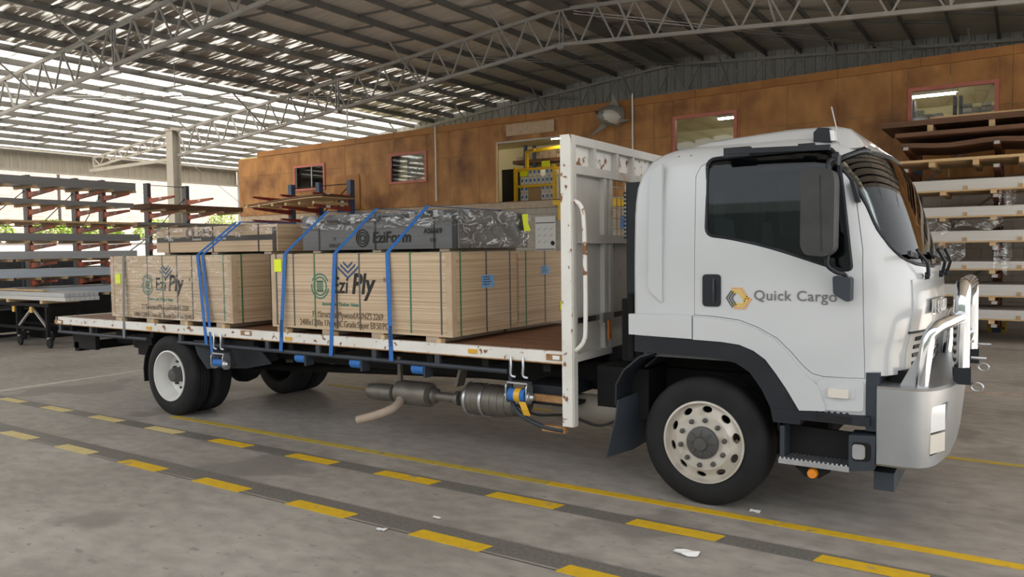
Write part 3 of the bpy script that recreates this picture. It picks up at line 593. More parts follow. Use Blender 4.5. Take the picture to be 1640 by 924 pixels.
MB().prism([(c_.x + .2, c_.z - .15), (c_.x + .2, c_.z - .28), (c_.x + .5, c_.z - .22)], YM - .3, YM - .26, 'Y').build('pectoral_fin', 'sharkgrey', t)
MB().prism([(c_.x - .3, c_.z + .06), (c_.x - .02, c_.z - .06), (c_.x - .22, c_.z - .1)], YM - .86, YM - .6, 'Y').build('mouth', 'tape', t)
for px, p0, p1, lab in ((697, 203, 322, 'thin white conduit pipe on the plywood wall beside the square window'), (1013, 150, 255, 'thin white conduit pipe beside the shark trophy'), (556, 170, 222, 'short hooked white pipe rising above the plywood wall')):
    a = PY(px, p0, YM - .06); b = PY(px, p1, YM - .06)
    MB().tube([a, Vector((a.x, YM - .06, b.z))], .025, 8).build('conduit', 'cartonwhite', label=lab, cat='pipe')
a = PY(538, 283, YM - .02); b = PY(577, 335, YM - .02)
MB().prism(rpoly([(a.x, a.z), (b.x, a.z + .03), (b.x, b.z), (a.x - .15, b.z + .1)], .08), YM - .03, YM - .012, 'Y').build('ply_offcut', 'fascia', label='pale plywood offcut behind the rack with red arms', cat='board')
a = PY(540, 318, 19.9); o = MB().box(a.x, a.x + .42, 19.9, 19.93, a.z - .5, a.z).build('stencil_sign', 'darkpanel', label='small dark sign with a pale skull-like stencil on the red armed rack', cat='sign')
MB().lathe([(.001, 0), (.12, 0), (.12, .004), (.001, .004)], (a.x + .26, 19.895, a.z - .2), 'Y', 12).build('stencil_head', 'inkwhite', o); MB().box(a.x + .2, a.x + .32, 19.892, 19.899, a.z - .42, a.z - .3).build('stencil_jaw', 'inkwhite', o)

# ---- concrete block wall of the ground floor
M['blockwall'] = brick_material()
for n_ in M['blockwall'].node_tree.nodes:
    if n_.type == 'TEX_BRICK':
        n_.inputs['Brick Width'].default_value = .4; n_.inputs['Row Height'].default_value = .2; n_.inputs['Mortar Size'].default_value = .006; n_.inputs['Color1'].default_value = (.50, .455, .39, 1); n_.inputs['Color2'].default_value = (.44, .40, .34, 1); n_.inputs['Mortar'].default_value = (.33, .30, .26, 1)
    if n_.type == 'COMBXYZ':
        sp_ = [q for q in M['blockwall'].node_tree.nodes if q.type == 'SEPXYZ'][0]; M['blockwall'].node_tree.links.new(sp_.outputs[0], n_.inputs[0])
gw = MB().box(-26.6, 6, 20.64, 20.8, 0, 3.2).build('wall_ground', 'mortar'); gw['kind'] = 'structure'; tag(gw, 'grey concrete block wall under the plywood storey')
for xa, xb, za, zb_ in ((-26.6, -14.8, 0, 3.4), (-14.8, -11.2, 0, 2.4), (-11.2, -4.4, 0, 3.4), (.8, 6, 0, 3.4)): MB().box(xa, xb, 20.6, 20.638, za, zb_).build('block_face', 'blockwall', gw)
blk = MB().box(-.196, .196, -.02, .02, -.096, .096).bevel(.006, 1).mesh('block_mesh'); blk.materials.append(M['block'])
hblk = MB().box(-.096, .096, -.02, .02, -.096, .096).bevel(.006, 1).mesh('half_block_mesh'); hblk.materials.append(M['block'])
for x0_, nx, z0_, nz in ((-14.8, 9, 2.4, 5), (-4.4, 13, 0, 17)):
    for j in range(nz):
        if j % 2:
            for xh in (x0_ + .1, x0_ + nx * .4 - .1): inst('block', hblk, gw, (xh, 20.618, z0_ + .1 + j * .2))
        for i in range(nx - j % 2): inst('block', blk, gw, (x0_ + .2 + i * .4 + (.2 if j % 2 else .0), 20.618 + R_.uniform(-.003, .003), z0_ + .1 + j * .2))
# notice and yellow corner guard on that wall, behind the load
a = PY(856, 347, 20.5); b = PY(889, 406, 20.5)
t = thing('notice_board', ((a.x + b.x) / 2, 20.55, b.z), 'white printed safety notice on the block wall behind the grey pack', 'notice')
MB().box(a.x, b.x, 20.55, 20.585, b.z, a.z).build('sheet', 'cartonwhite', t)
W_ = b.x - a.x; Hn = a.z - b.z
for fz in (.83, .12): MB().box(a.x + .02, b.x - .02, 20.546, 20.551, b.z + Hn * fz - .012, b.z + Hn * fz + .012).build('rule_line', 'inkblack', t)
for r_ in range(3):
    for c_ in range(3): MB().bar((a.x + W_ * (.18 + .3 * c_) - .05, 20.548, b.z + Hn * (.32 + .17 * r_) - .03), (a.x + W_ * (.18 + .3 * c_) + .06, 20.548, b.z + Hn * (.32 + .17 * r_) + .04), .004, .02).build('pictogram', 'cartongrey', t)
MB().lathe([(.001, 0), (.07, 0), (.07, .004), (.001, .004)], (b.x - .1, 20.545, b.z + Hn * .28), 'Y', 14).build('round_mark', 'inkblack', t)
a = PY(886, 321, 20.45); t = thing('corner_guard', (a.x, 20.45, a.z - .6), 'yellow steel corner guard beside the safety notice', 'guard')
MB().box(a.x, a.x + .3, 20.43, 20.5, a.z - .14, a.z).build('arm', 'yellowpaint', t); MB().box(a.x + .18, a.x + .3, 20.43, 20.5, a.z - .6, a.z - .14).build('leg', 'yellowpaint', t)
a = PY(982, 316, 20.5); b = PY(1012, 329, 20.5); MB().box(a.x - .3, b.x + .4, 20.5, 20.58, b.z, a.z).build('edge_beam', 'yellowpaint', label='yellow painted beam on the block wall seen through the headboard mesh', cat='beam')
a = PY(992, 345, 20.5); b = PY(1012, 366, 20.5); MB().box(a.x, b.x + .1, 20.55, 20.59, b.z, a.z).build('blue_sign', 'bluecube', label='small blue sign on the block wall seen through the headboard mesh', cat='sign')
# hanging high bay lamp
t = thing('pendant_lamp', (-19.5, 13, 6.2), 'small lit dome lamp hanging from the bright roof', 'lamp')
MB().lathe([(.02, .12), (.12, .08), (.2, -.02), (.19, -.03), (.02, .04)], (-19.5, 13, 6.33), 'Z', 20).build('shade', 'cartonwhite', t, smooth=40); MB().lathe([(.001, 0), (.14, 0), (.14, .02), (.001, .03)], (-19.5, 13, 6.29), 'Z', 16).build('bulb', 'lampglow', t); MB().tube([(-19.5, 13, 6.44), (-19.5, 13, 7.2)], .012, 6).build('hanger', 'zinc', t)

# ================================================================== RACKS AND STOCK
def upright(x, y, top, t, m, wx=.2, wy=.11):
    MB().box(x - wx / 2, x + wx / 2, y - wy / 2, y + wy / 2, 0, top).build('upright', m, t); MB().box(x - .35, x + .45, y - wy / 2, y + wy / 2, 0, .1).build('foot', m, t)
LV = [3.47, 3.03, 2.58, 2.14, 1.70, 1.26, .84]
XRK = -21.0
def left_rack(ys, lab, m, levels):
    t = thing('cantilever_rack', (XRK, ys[0], 0), lab, 'rack')
    for y in ys:
        upright(XRK, y, 3.95, t, m)
        for z in levels:
            ar = MB().prism([(XRK + .1, z - .09), (XRK + .1, z + .04), (XRK + 1.28, z + .07), (XRK + 1.28, z + .02)], y - .035, y + .035, 'Y').build('arm', 'orangearm', t)
            MB().box(XRK + .1, XRK + .13, y - .05, y + .05, z - .13, z + .08).build('arm_plate', 'orangearm', ar); MB().box(XRK + .62, XRK + .75, y - .037, y + .037, z - .005, z + .058).build('arm_sleeve', 'cartonwhite', ar)
    for a_, b_ in zip(ys, ys[1:]):
        for z in (3.9, 2.66): MB().tube([(XRK, a_, z), (XRK, b_, z)], .012, 6).build('tie_rod', 'under', t)
        MB().tube([(XRK, a_, 2.4), (XRK, b_, 3.6)], .012, 6).build('tie_rod', 'under', t)
    return t
left_rack((8.4, 9.78, 10.97, 11.69), 'dark cantilever rack with orange arms full of grey bundles', 'greyup', LV)
left_rack((13.01, 14.24), 'dark cantilever rack with orange arms holding dark timber beams', 'greyup', LV[:4])
def bundle(y0, y1, x0, x1, z0, z1, m, lab, n=1, bear=True, taper=0):
    t = thing('profile_bundle', ((x0 + x1) / 2, y0, z0), lab, 'bundle')
    for i in range(n):
        a_ = x0 + (x1 - x0) * i / n; b_ = x0 + (x1 - x0) * (i + 1) / n - .006
        MB().box(a_, b_, y0, y1 - (i % 2) * .04, z0, z1).bevel(.006, 1).build('profile', m, t)
    if bear:
        k = 0; y = y0 + .35
        while y < y1 - .1: MB().box(x0 - .02, x1 + .1, y - .04, y + .04, z0 - .06, z0 - .001).build('bearer', 'pine', t); y += .62; k += 1
    return t
xf0, xf1 = -20.78, -19.85
bundle(7.2, 12.02, xf0, xf1, 3.61, 3.82, 'greybundle', 'thick grey profile bundle on the top arm level of the full rack', 4)
bundle(7.2, 11.95, xf0, xf1, 3.17, 3.28, 'greybundle', 'thin grey profile bundle on the second arm level of the full rack', 4)
bundle(7.2, 12.0, xf0, xf1, 2.72, 2.77, 'pine', 'pale timber boards on the third arm level of the full rack', 5)
bundle(7.6, 12.1, xf0, xf1, 2.28, 2.46, 'greybundle', 'grey profile bundle just above the plastic scrap on the full rack', 4)
bundle(7.2, 12.0, xf0, xf1, 1.84, 2.03, 'alubundle', 'silver profile bundle level with the plywood pack top on the full rack', 4)
bundle(7.2, 12.4, xf0, xf1, 1.40, 1.60, 'bluebundle', 'pale blue profile bundle on the sixth arm level of the full rack', 4)
bundle(7.2, 12.6, xf0, xf1, .98, 1.14, 'alubundle', 'silver profile bundle on the lowest arm level of the full rack', 4)
# back row of stock on the same rack, darker shelf goods
bundle(12.35, 15.35, xf0, xf1 + .05, 3.16, 3.30, 'darkwood', 'row of dark timber beams on the second arm level beside the column', 5)
bundle(12.1, 16.6, xf0, xf1, 2.72, 2.79, 'greybundle', 'long thin grey sheet stack below the dark timber beams', 3)
o = MB().sheet([[(-19.66 + .10 * math.sin(i * 2.1 + j), 12.0 + i * .07, 2.05 + j * .07 + .03 * math.sin(i * 3 + j * 2)) for i in range(6)] for j in range(6)], .004).build('plastic_scrap', 'film2', label='crumpled clear plastic scrap hanging at the rack end', cat='plastic')
# trolley along X with profiles
t = thing('trolley', (-17.6, 8.45, 0), 'black steel trolley on castors loaded with silver profiles', 'trolley')
zd = .92
for y in (8.15, 8.8): MB().box(-19.45, -16.75, y - .03, y + .03, zd - .07, zd).build('deck_rail', 'under', t); MB().box(-19.45, -16.8, y - .025, y + .025, .36, .42).build('lower_rail', 'under', t)
for x in (-19.35, -18.1, -16.85):
    MB().box(x - .03, x + .03, 8.12, 8.83, zd - .13, zd - .07).build('cross_rail', 'under', t)
    for y in (8.15, 8.8):
        MB().box(x - .035, x + .035, y - .035, y + .035, .22, zd - .07).build('post', 'under', t)
        c_ = thing('castor', (x, y, 0), None, None); c_.parent = t; c_.location = Vector((x, y, 0)) - ORG[t]
        MB().lathe([(.03, -.025), (.09, -.025), (.1, -.015), (.1, .015), (.09, .025), (.03, .025)], (x + .05, y, .10), 'Y', 20).build('wheel', 'rubber', c_, smooth=40); MB().bar((x, y, .22), (x + .05, y, .10), .07, .03, (0, 1, 0)).build('fork', 'zinc', c_)
for xa, xb in ((-18.1, -17.45), (-16.85, -17.5)): MB().bar((xa, 8.15, .4), (xb, 8.15, zd - .08), .04, .04).build('diagonal_brace', 'galv', t)
for x in (-18.2, -17.45): MB().box(x - .05, x + .05, 8.1, 8.13, zd - .2, zd - .08).build('bracket', 'amberdull', t)
p = PY(105, 486, 8.1); p2 = PY(105, 500, 8.1)
t2 = thing('profile_bundle', (-18, 8.4, zd + .06), 'long silver profile stack lying on the trolley', 'bundle')
for i in range(7):
    for j in range(2): MB().box(-19.5, p.x - .03 * ((i * 3 + j) % 3), 8.1 + i * .1, 8.192 + i * .1, zd + .07 + j * .085, zd + .15 + j * .085).build('profile', 'alubundle' if j else 'whitebundle', t2)
for x in (-19.2, -18.4, -16.95): MB().box(x - .05, x + .05, 8.08, 8.84, zd + .003, zd + .068).build('bearer', 'pine', t2)
MB().box(-19.3, -17.2, 8.25, 8.36, zd + .245, zd + .275).build('timber_batten', 'pine', label='timber batten lying on top of the trolley stack', cat='timber')
bundle(9.0, 12.8, -19.6, -19.0, 1.0, 1.15, 'bluebundle', 'pale blue wrapped bundle lying behind the trolley load', 3)
MB().box(-19.7, -18.9, 9.1, 12.6, 0, .93).build('stillage', 'under', label='dark steel stillage carrying the pale blue bundle', cat='stillage')
# lower clutter behind: dark goods on rack base
MB().box(-20.9, -20.0, 7.4, 12.4, .12, .62).bevel(.05).build('dark_crate', 'under', label='long dark crate under the lowest rack arms', cat='crate')

for k, (ya, yb, h_, m_, lab) in enumerate(((6.6, 9.3, 1.75, 'under', 'tall dark tarpaulin covered stack behind the full rack'), (9.5, 11.6, 2.0, 'greyup', 'charcoal wrapped stack behind the middle of the full rack'), (11.8, 14.6, 1.6, 'under', 'low dark tarpaulin covered stack behind the gap between the racks'), (14.8, 17.2, 1.9, 'greyup', 'charcoal wrapped stack beside the steel column foot'))):
    t = thing('covered_stack', (-23.2, (ya + yb) / 2, 0), lab, 'stack'); MB().box(-24.0, -22.3, ya, yb, .12, h_).bevel(.09, 3).build('cover', m_, t, smooth=50)
    for yy in (ya + .3, yb - .3): MB().box(-23.9, -22.4, yy - .06, yy + .06, 0, .12).build('bearer', 'bearer', t)
    for yy in (ya + .7, yb - .7): MB().box(-24.01, -22.29, yy - .02, yy + .02, .1, h_ + .008).build('strap', 'strapgrey', t)
# ---- rack with red arms in front of the plywood wall
t = thing('cantilever_rack', (-21.3, 19.8, 0), 'blue cantilever rack with dark red arms before the plywood wall', 'rack')
for x in (-22.75, -21.28, -19.72):
    MB().box(x - .09, x + .09, 19.72, 19.92, 0, 4.43).build('upright', 'blueup', t)
    for z in (3.82, 3.42, 3.0):
        ar = MB().prism([(19.72, z - .1), (19.72, z + .06), (18.05, z + .1), (18.05, z + .04)], x - .05, x + .05, 'X').build('arm', 'redarm', t); MB().box(x - .08, x + .08, 19.69, 19.72, z - .15, z + .12).build('arm_plate', 'redarm', ar)
        if x > -20: MB().box(x - .052, x + .052, 18.6, 18.8, z + .0, z + .09).build('arm_sleeve', 'cartonwhite', ar)
for a_, b_ in ((-22.75, -21.28), (-21.28, -19.72)): MB().tube([(a_, 19.8, 4.3), (b_, 19.8, 4.3)], .018, 6).build('tie_rod', 'under', t)
MB().tube([(-21.2, 19.75, 3.2), (-19.75, 19.75, 4.2)], .018, 6).build('tie_rod', 'under', t)
t = thing('sheet_stack', (-21.3, 18.7, 3.5), 'sagging dark plywood sheets on bearers on the dark red arms', 'sheets')
rows = [[(-23.3 + 4.0 * i / 12, y, 3.72 + .09 * math.sin(math.pi * i / 12 - 1.2) + .03 * i / 12) for i in range(13)] for y in (18.1, 18.9, 19.6)]
MB().sheet(rows, .05).build('sheet', 'darkwood', t); rows = [[(v[0], v[1], v[2] - .07) for v in r] for r in rows]; MB().sheet(rows, .03).build('sheet', 'pine', t)
for i in range(6): x = -23.1 + i * .68; MB().box(x - .05, x + .05, 18.06, 19.62, 3.53, 3.62).build('bearer', 'pine', t)

# ---- rack of white bundles beyond the cab
t = thing('cantilever_rack', (-1.2, 19.8, 0), 'blue cantilever rack with brown arms holding long white bundles', 'rack')
YA = 17.5
ZL = [PY(1640, y, YA).z for y in (216, 254, 303, 347, 389, 435, 479, 517)]
for x in (-2.02, -.46, 1.1):
    MB().box(x - .08, x + .08, 19.7, 19.9, 0, 4.68).build('upright', 'blueup', t)
    for i, z in enumerate(ZL):
        zz = z - .1
        ar = MB().prism([(19.7, zz - .14), (19.7, zz + .04), (YA + .1, zz + .05), (YA + .1, zz - .02)], x - .06, x + .06, 'X').build('arm', 'brownarm', t); MB().box(x - .045, x + .045, YA + .085, YA + .1, zz - .018, zz + .045).build('arm_cap', 'cartongrey', ar); MB().box(x - .09, x + .09, 19.66, 19.7, zz - .2, zz + .08).build('arm_plate', 'brownarm', ar)
for k in range(3): MB().bar((-2.02, 19.95, .3 + 1.45 * k), (-.46, 19.95, 1.6 + 1.45 * k), .05, .05).build('diagonal_brace', 'galv', t)
def rbundle(i, h, m, lab, x0=-2.45, n=3, hang=None):
    z = ZL[i]; t = thing('profile_bundle', (-.5, YA, z), lab, 'bundle')
    for k in range(n):
        MB().box(x0, 2.6, YA + .1 + k * .5, YA + .58 + k * .5, z + .05, z + .05 + h).bevel(.008, 1).build('profile', m, t)
    MB().box(x0, 2.6, YA + .08, YA + 1.6, z + .022, z + .048).build('base_board', 'pine', t)
    for k in range(6): x = x0 + .25 + k * .85; MB().box(x - .05, x + .05, YA + .05, YA + 1.7, z - .045, z + .02).build('bearer', 'pine', t)
    for k in range(3):
        MB().box(-1.0 + .9 * k, -.93 + .9 * k, YA + .085, YA + .099, z + .05, z + .12).build('spacer', 'carton', t)
rbundle(2, .2, 'whitebundle', 'white profile bundle on the third arm level beside the windscreen'); rbundle(3, .18, 'whitebundle', 'white profile bundle with loose film below it on the fourth arm level'); rbundle(4, .2, 'whitebundle', 'white profile bundle on the fifth arm level behind the wipers')
rbundle(5, .14, 'whitebundle', 'thin white profile bundle on the sixth arm level'); rbundle(6, .21, 'whitebundle', 'thick white profile bundle level with the chrome bar top'); rbundle(7, .17, 'whitebundle', 'white profile bundle on the lowest arm level above the yellow carton')
# timber frame level and top sheets
z = ZL[1]; t = thing('timber_pallet_sheet', (-.5, YA, z), 'pale edged plywood sheet on timber bearers on the second arm level', 'sheets')
MB().box(-2.6, 2.6, YA, 19.3, z + .05, z + .10).build('sheet', 'pine', t)
for k in range(7): x = -2.3 + k * .75; MB().box(x - .05, x + .05, YA + .03, 19.25, z - .05, z + .048).build('bearer', 'pine', t)
z = ZL[0]; t = thing('sheet_stack', (-.5, YA, z), 'dark brown plywood sheets piled on the top arms under the wide window', 'sheets')
rows = [[(-2.1 + 4.6 * i / 16, y, z + .0 + .025 * math.cos(2 * math.pi * (i / 16) * 2.9)) for i in range(17)] for y in (YA + .1, 19.2)]
MB().sheet(rows, .09).build('sheet', 'darkwood', t); MB().box(-2.2, 2.6, YA - .05, 19.4, z + .13, z + .21).build('sheet', 'darkwood', t); MB().box(-2.5, 2.6, YA + .2, 19.4, z + .37, z + .48).build('sheet', 'darkwood', t); MB().box(-1.6, 2.6, YA + .25, 19.3, z + .49, z + .52).build('sheet', 'pine', t)
for k in range(5): x = -1.6 + k * 1.05; MB().box(x - .05, x + .05, YA + .2, 19.3, z + .215, z + .365).build('bearer', 'pine', t)
# loose film under the bundles
for k, (px, py, w_, h_) in enumerate(((1478, 358, .5, .26), (1530, 357, .8, .2), (1592, 395, .3, .5), (1600, 318, .28, .3), (1500, 400, .5, .3))):
    p = PY(px, py, YA + .046); ztop = ZL[(3, 3, 4, 2, 4)[k]] + .015
    rows = [[(p.x + w_ * i / 7, YA + .047 - (.02 * (1 + math.sin(i * 1.7 + k)) + .006 * j) * min(j, 2) / 2, ztop - h_ * j / 6 * (1 - .25 * math.sin(i))) for i in range(8)] for j in range(7)]
    MB().sheet(rows, .003).build('loose_film', 'film2', label=('crumpled clear film scrap hanging beside the windscreen edge', 'wide thin film scrap hanging under the fourth level bundle', 'long narrow film tail hanging down the blue upright', 'small film tuft hanging from the upright under the third level bundle', 'clear film scrap hanging just above the wipers')[k], cat='plastic', group='film scraps on the rack beyond the cab')
# floor goods under that rack
p = PZ(1583, 531); t = thing('yellow_carton', (p.x, p.y, 0), 'yellow printed carton on the floor under the white bundles', 'carton')
MB().box(p.x - .02, p.x + .33, p.y, p.y + .3, 0, .31).bevel(.006, 1).build('box', 'yellowpaint', t); MB().box(p.x + .05, p.x + .3, p.y - .004, p.y, .21, .29).build('white_label', 'cartonwhite', t)
for k, (a_, b_) in enumerate(((.03, .10), (.13, .05), (.2, .14), (.25, .06))): MB().box(p.x + a_, p.x + a_ + .05, p.y - .004, p.y, b_, b_ + .05).build('print_mark', 'inkbrown', t)
for k, (x, w_, h_, lab) in enumerate(((-1.9, .8, .28, 'black plastic covered bundle on the floor under the rack by the chrome bar'), (.1, 1.2, .28, 'black plastic covered heap on the floor beside the yellow carton'), (-3.4, .85, .28, 'black plastic covered heap on the floor hidden behind the cab'))):
    rr = random.Random(k); rows = [[(x + w_ * i / 8, 18.6 + .9 * j / 5, .005 + h_ * math.sin(math.pi * j / 5) * (.75 + .25 * rr.random()) * min(1, 4 * min(i, 8 - i) / 8 + .02)) for i in range(9)] for j in range(6)]
    MB().sheet(rows, .004).build('covered_heap', 'tape', smooth=60, label=lab, cat='heap')
# floor litter
for px, py, s_, lab in ((1100, 888, .06, 'crumpled white paper scrap on the concrete by the dashed line'), (699, 830, .025, 'tiny curled paper strip beside the near dashed line'), (612, 849, .03, 'thin pale splinter on the dark floor strip'), (1210, 820, .03, 'short white sliver beside the solid yellow line')):
    p = PZ(px, py); rr = random.Random(px)
    rows = [[(p.x + s_ * (i - 1.5) * .8, p.y + s_ * (j - 1) * .7, .004 + s_ * .35 * rr.random()) for i in range(4)] for j in range(3)]
    MB().sheet(rows, .0015).build('paper_scrap', 'paper', label=lab, cat='litter')

# ================================================================== TRUCK
YC = 6.47; HW = 1.05; YS = YC - HW            # centre line, half cab width, near cab side (5.42)
truck = thing('truck', (-5.5, YC, 0), 'white flatbed truck with chrome bull bar loaded with plywood packs', 'truck')
# ---- cab shell as a loft of plan sections
def lerp_tab(tab, z):
    if z <= tab[0][0]: return tab[0][1]
    for (a, va), (b, vb) in zip(tab, tab[1:]):
        if z <= b: return va + (vb - va) * (z - a) / (b - a)
    return tab[-1][1]
XFt = [(.8, -.56), (1.2, -.545), (1.32, -.52), (1.45, -.50), (1.62, -.50), (1.78, -.525), (1.95, -.568), (2.15, -.622), (2.35, -.69), (2.47, -.745), (2.54, -.80), (2.60, -.875), (2.64, -.97), (2.67, -1.12), (2.685, -1.3)]
XRt = [(.8, -2.47), (2.2, -2.47), (2.36, -2.45), (2.47, -2.41), (2.54, -2.36), (2.60, -2.28), (2.64, -2.18), (2.67, -2.03), (2.685, -1.85)]
HWt = [(.8, 1.05), (1.8, 1.05), (2.35, 1.025), (2.47, 1.01), (2.54, .985), (2.58, .955), (2.62, .90), (2.65, .82), (2.67, .72), (2.685, .55)]
ZR = [.8, .95, 1.06, 1.2, 1.28, 1.36, 1.45, 1.55, 1.65, 1.75, 1.85, 1.95, 2.05, 2.15, 2.25, 2.35, 2.42, 2.47, 2.51, 2.54, 2.57, 2.60, 2.62, 2.64, 2.655, 2.67, 2.685]
def plan(z, ins=0.0):
    xf = lerp_tab(XFt, z) - ins; xr = lerp_tab(XRt, z) + ins; hw = lerp_tab(HWt, z) - ins; a = .42; e = 2.5; xs = xf - a; rc_ = .05
    pts = []
    for k in range(4): t = math.pi / 2 * k / 3; pts.append((xr + rc_ - rc_ * math.cos(t), -(hw - rc_) - rc_ * math.sin(t)))
    for k in range(1, 9): pts.append((xr + rc_ + (xs - xr - rc_) * k / 8, -hw))
    n = 26
    for k in range(1, n):
        th = math.pi * k / n; c_, s_ = math.cos(th), math.sin(th); pts.append((xs + a * abs(s_) ** (2 / e), -hw * math.copysign(abs(c_) ** (2 / e), c_)))
    for k in range(8, 0, -1): pts.append((xr + rc_ + (xs - xr - rc_) * k / 8, hw))
    for k in range(3, -1, -1): t = math.pi / 2 * k / 3; pts.append((xr + rc_ - rc_ * math.cos(t), (hw - rc_) + rc_ * math.sin(t)))
    return pts
def loft(ins, z0=None, z1=None):
    mb = MB(); rings = []
    zs = [z for z in ZR if (z0 is None or z > z0 + .01) and (z1 is None or z < z1 - .01)]
    if z0 is not None: zs = [z0] + zs
    if z1 is not None: zs = zs + [z1]
    for z in zs: rings.append([mb.bm.verts.new((x, YC + y, z - (ins if z > 2.4 else 0))) for x, y in plan(z, ins)])
    n = len(rings[0])
    for a_, b_ in zip(rings, rings[1:]):
        for k in range(n): mb.bm.faces.new((a_[k], a_[(k + 1) % n], b_[(k + 1) % n], b_[k]))
    mb.bm.faces.new(rings[0][::-1]); mb.bm.faces.new(rings[-1]); return mb.mesh('cab_loft')
def prism_mesh(poly, d0, d1, ax='Y'): return MB().prism(poly, d0, d1, ax).mesh()
def SP(pts, y=YS): return [(PY(px, py, y).x, PY(px, py, y).z) for px, py in pts]
fullcab = loft(0); cav = loft(.045, 1.08)
shell = boolean(fullcab, cav, 'DIFFERENCE')
arch = [(-2.7, .6), (-2.7, 1.25), (-1.98, 1.238), (-1.78, 1.235), (-1.65, 1.222), (-1.55, 1.185), (-1.47, 1.13), (-1.40, 1.04), (-1.33, .94), (-1.235, .79), (-1.2, .6)]
shell = boolean(shell, prism_mesh(arch, 4, 9), 'DIFFERENCE')
shell = boolean(shell, prism_mesh([(-.838, .5), (-.838, 1.055), (-.2, 1.055), (-.2, .5)], 4, 9), 'DIFFERENCE')
# window openings
WIN = rpoly(SP([(1129, 254), (1325, 233), (1341, 252), (1352, 330), (1364, 432), (1348, 433), (1290, 414), (1222, 393), (1165, 381), (1130, 377)]), [.06, .05, .05, .3, .03, .03, .3, .3, .3, .06], 4)
winp = prism_mesh(WIN, 4, 9)
# windscreen: hole seen from the front (Y,Z), both sides
def ws_poly(o=0.0):
    L_ = [(YC - .995 + o, 2.47 - o), (YC - .97 + o, 2.2), (YC - .955 + o, 1.98), (YC - .88 + o, 1.83 + o), (YC - .72, 1.775 + o), (YC - .4, 1.75 + o)]
    Rr = [(2 * YC - y, z) for y, z in L_[::-1]]; top = [(YC + .78, 2.545 - o), (YC - .78, 2.545 - o)]
    return rpoly(L_ + Rr + top, [.05, .3, .2, .1, .2, .3, .3, .2, .1, .2, .3, .05, .3, .3], 3)
wsp = prism_mesh(ws_poly(), -1.6, 0, 'X')
shell = boolean(shell, winp, 'DIFFERENCE'); 
def front_clip(): return MB().box(-1.32, .2, 4, 9, 1.6, 2.9).mesh()
shell = boolean(shell, wsp, 'DIFFERENCE')
# door, cut from the near side
crease = [(-1.985, 1.415), (-1.85, 1.41), (-1.66, 1.39), (-1.53, 1.345), (-1.40, 1.275), (-1.31, 1.19), (-1.23, 1.10), (-1.17, 1.05), (-1.10, 1.035)]
DOOR = [(-.846, 1.04)] + SP([(1383, 400), (1371, 325), (1357, 275), (1341, 245)]) + [(-1.05, 2.525), (-1.15, 2.545), (-1.6, 2.545), (-1.86, 2.53), (-1.95, 2.49), (-1.985, 2.42)] + crease
DOOR[1] = (DOOR[1][0] - .004, DOOR[1][1])
cx_ = sum(p[0] for p in DOOR) / len(DOOR); cz_ = sum(p[1] for p in DOOR) / len(DOOR)
def shrink(poly, d):
    out = []; n = len(poly)
    for i in range(n):
        a_, b_, c_ = Vector(poly[i - 1]), Vector(poly[i]), Vector(poly[(i + 1) % n]); t1 = (b_ - a_).normalized(); t2 = (c_ - b_).normalized(); nn = Vector((-(t1 + t2).y, (t1 + t2).x)).normalized(); out.append(tuple(b_ + nn * d))
    return out
area = sum(DOOR[i - 1][0] * DOOR[i][1] - DOOR[i][0] * DOOR[i - 1][1] for i in range(len(DOOR))); sg = 1 if area > 0 else -1
door_me = boolean(shell.copy(), prism_mesh(shrink(DOOR, sg * .004), 4.5, YC - .6), 'INTERSECT')
cab_me = boolean(shell, prism_mesh(DOOR, 4.5, YC - .6), 'DIFFERENCE')
for me in (cab_me, door_me): me.materials.clear(); me.shade_smooth(); me.set_sharp_from_angle(angle=math.radians(28))
cab = link('cab', cab_me, 'white', truck); door = link('door', door_me, 'white', truck)
# glass
gsh = boolean(loft(.012), loft(.020, .7), 'DIFFERENCE')
g1 = boolean(gsh.copy(), prism_mesh(WIN, 4.5, YC - .6), 'INTERSECT'); g1.materials.clear(); g1.shade_smooth(); g1.set_sharp_from_angle(angle=.5); link('door_glass', g1, 'glass_side', door)
g2 = boolean(gsh.copy(), prism_mesh(WIN, YC + .6, 9), 'INTERSECT'); g2.materials.clear(); g2.shade_smooth(); link('side_glass', g2, 'glass_side', cab)
g3 = boolean(gsh, prism_mesh(ws_poly(-.003), -1.55, 0, 'X'), 'INTERSECT'); g3.materials.clear(); g3.shade_smooth(); g3.set_sharp_from_angle(angle=.5); link('windscreen', g3, 'glass_front', truck)
# seals: thin black band round the glass, lying in the opening
def surf_x(y, z):
    """front surface X of the cab at lateral offset y (from centre) and height z"""
    xf = lerp_tab(XFt, z); hw = lerp_tab(HWt, z); u = min(abs(y) / hw, .9999); return xf - .42 + .42 * (1 - u ** 2.5) ** (1 / 2.5)
wp = ws_poly(); pts = [Vector((surf_x(y - YC, z) - .012, y, z)) for y, z in wp]; pts.append(pts[0]); MB().tube(pts, .016, 6, False).build('windscreen_seal', 'blackpl', cab, smooth=60)
pts = [Vector((x, YC - lerp_tab(HWt, z) + .008, z)) for x, z in WIN]; pts.append(pts[0]); MB().tube(pts, .014, 6, False).build('window_seal', 'blackpl', door, smooth=60)
# quarter bar of the window (black sail in the front corner)
q = SP([(1341, 258), (1352, 330), (1363, 428), (1352, 425), (1338, 300)]); MB().prism(q, YS + .022, YS + .034, 'Y').build('corner_sail', 'blackpl', door)
# inner lining so the cabin reads dark
lin = boolean(loft(.05, 1.09), loft(.06, 1.10), 'DIFFERENCE'); lin = boolean(lin, prism_mesh(WIN, 4, 9), 'DIFFERENCE'); lin = boolean(lin, prism_mesh(ws_poly(-.02), -1.6, 0, 'X'), 'DIFFERENCE'); lin.materials.clear(); link('cabin_lining', lin, 'interior', truck)
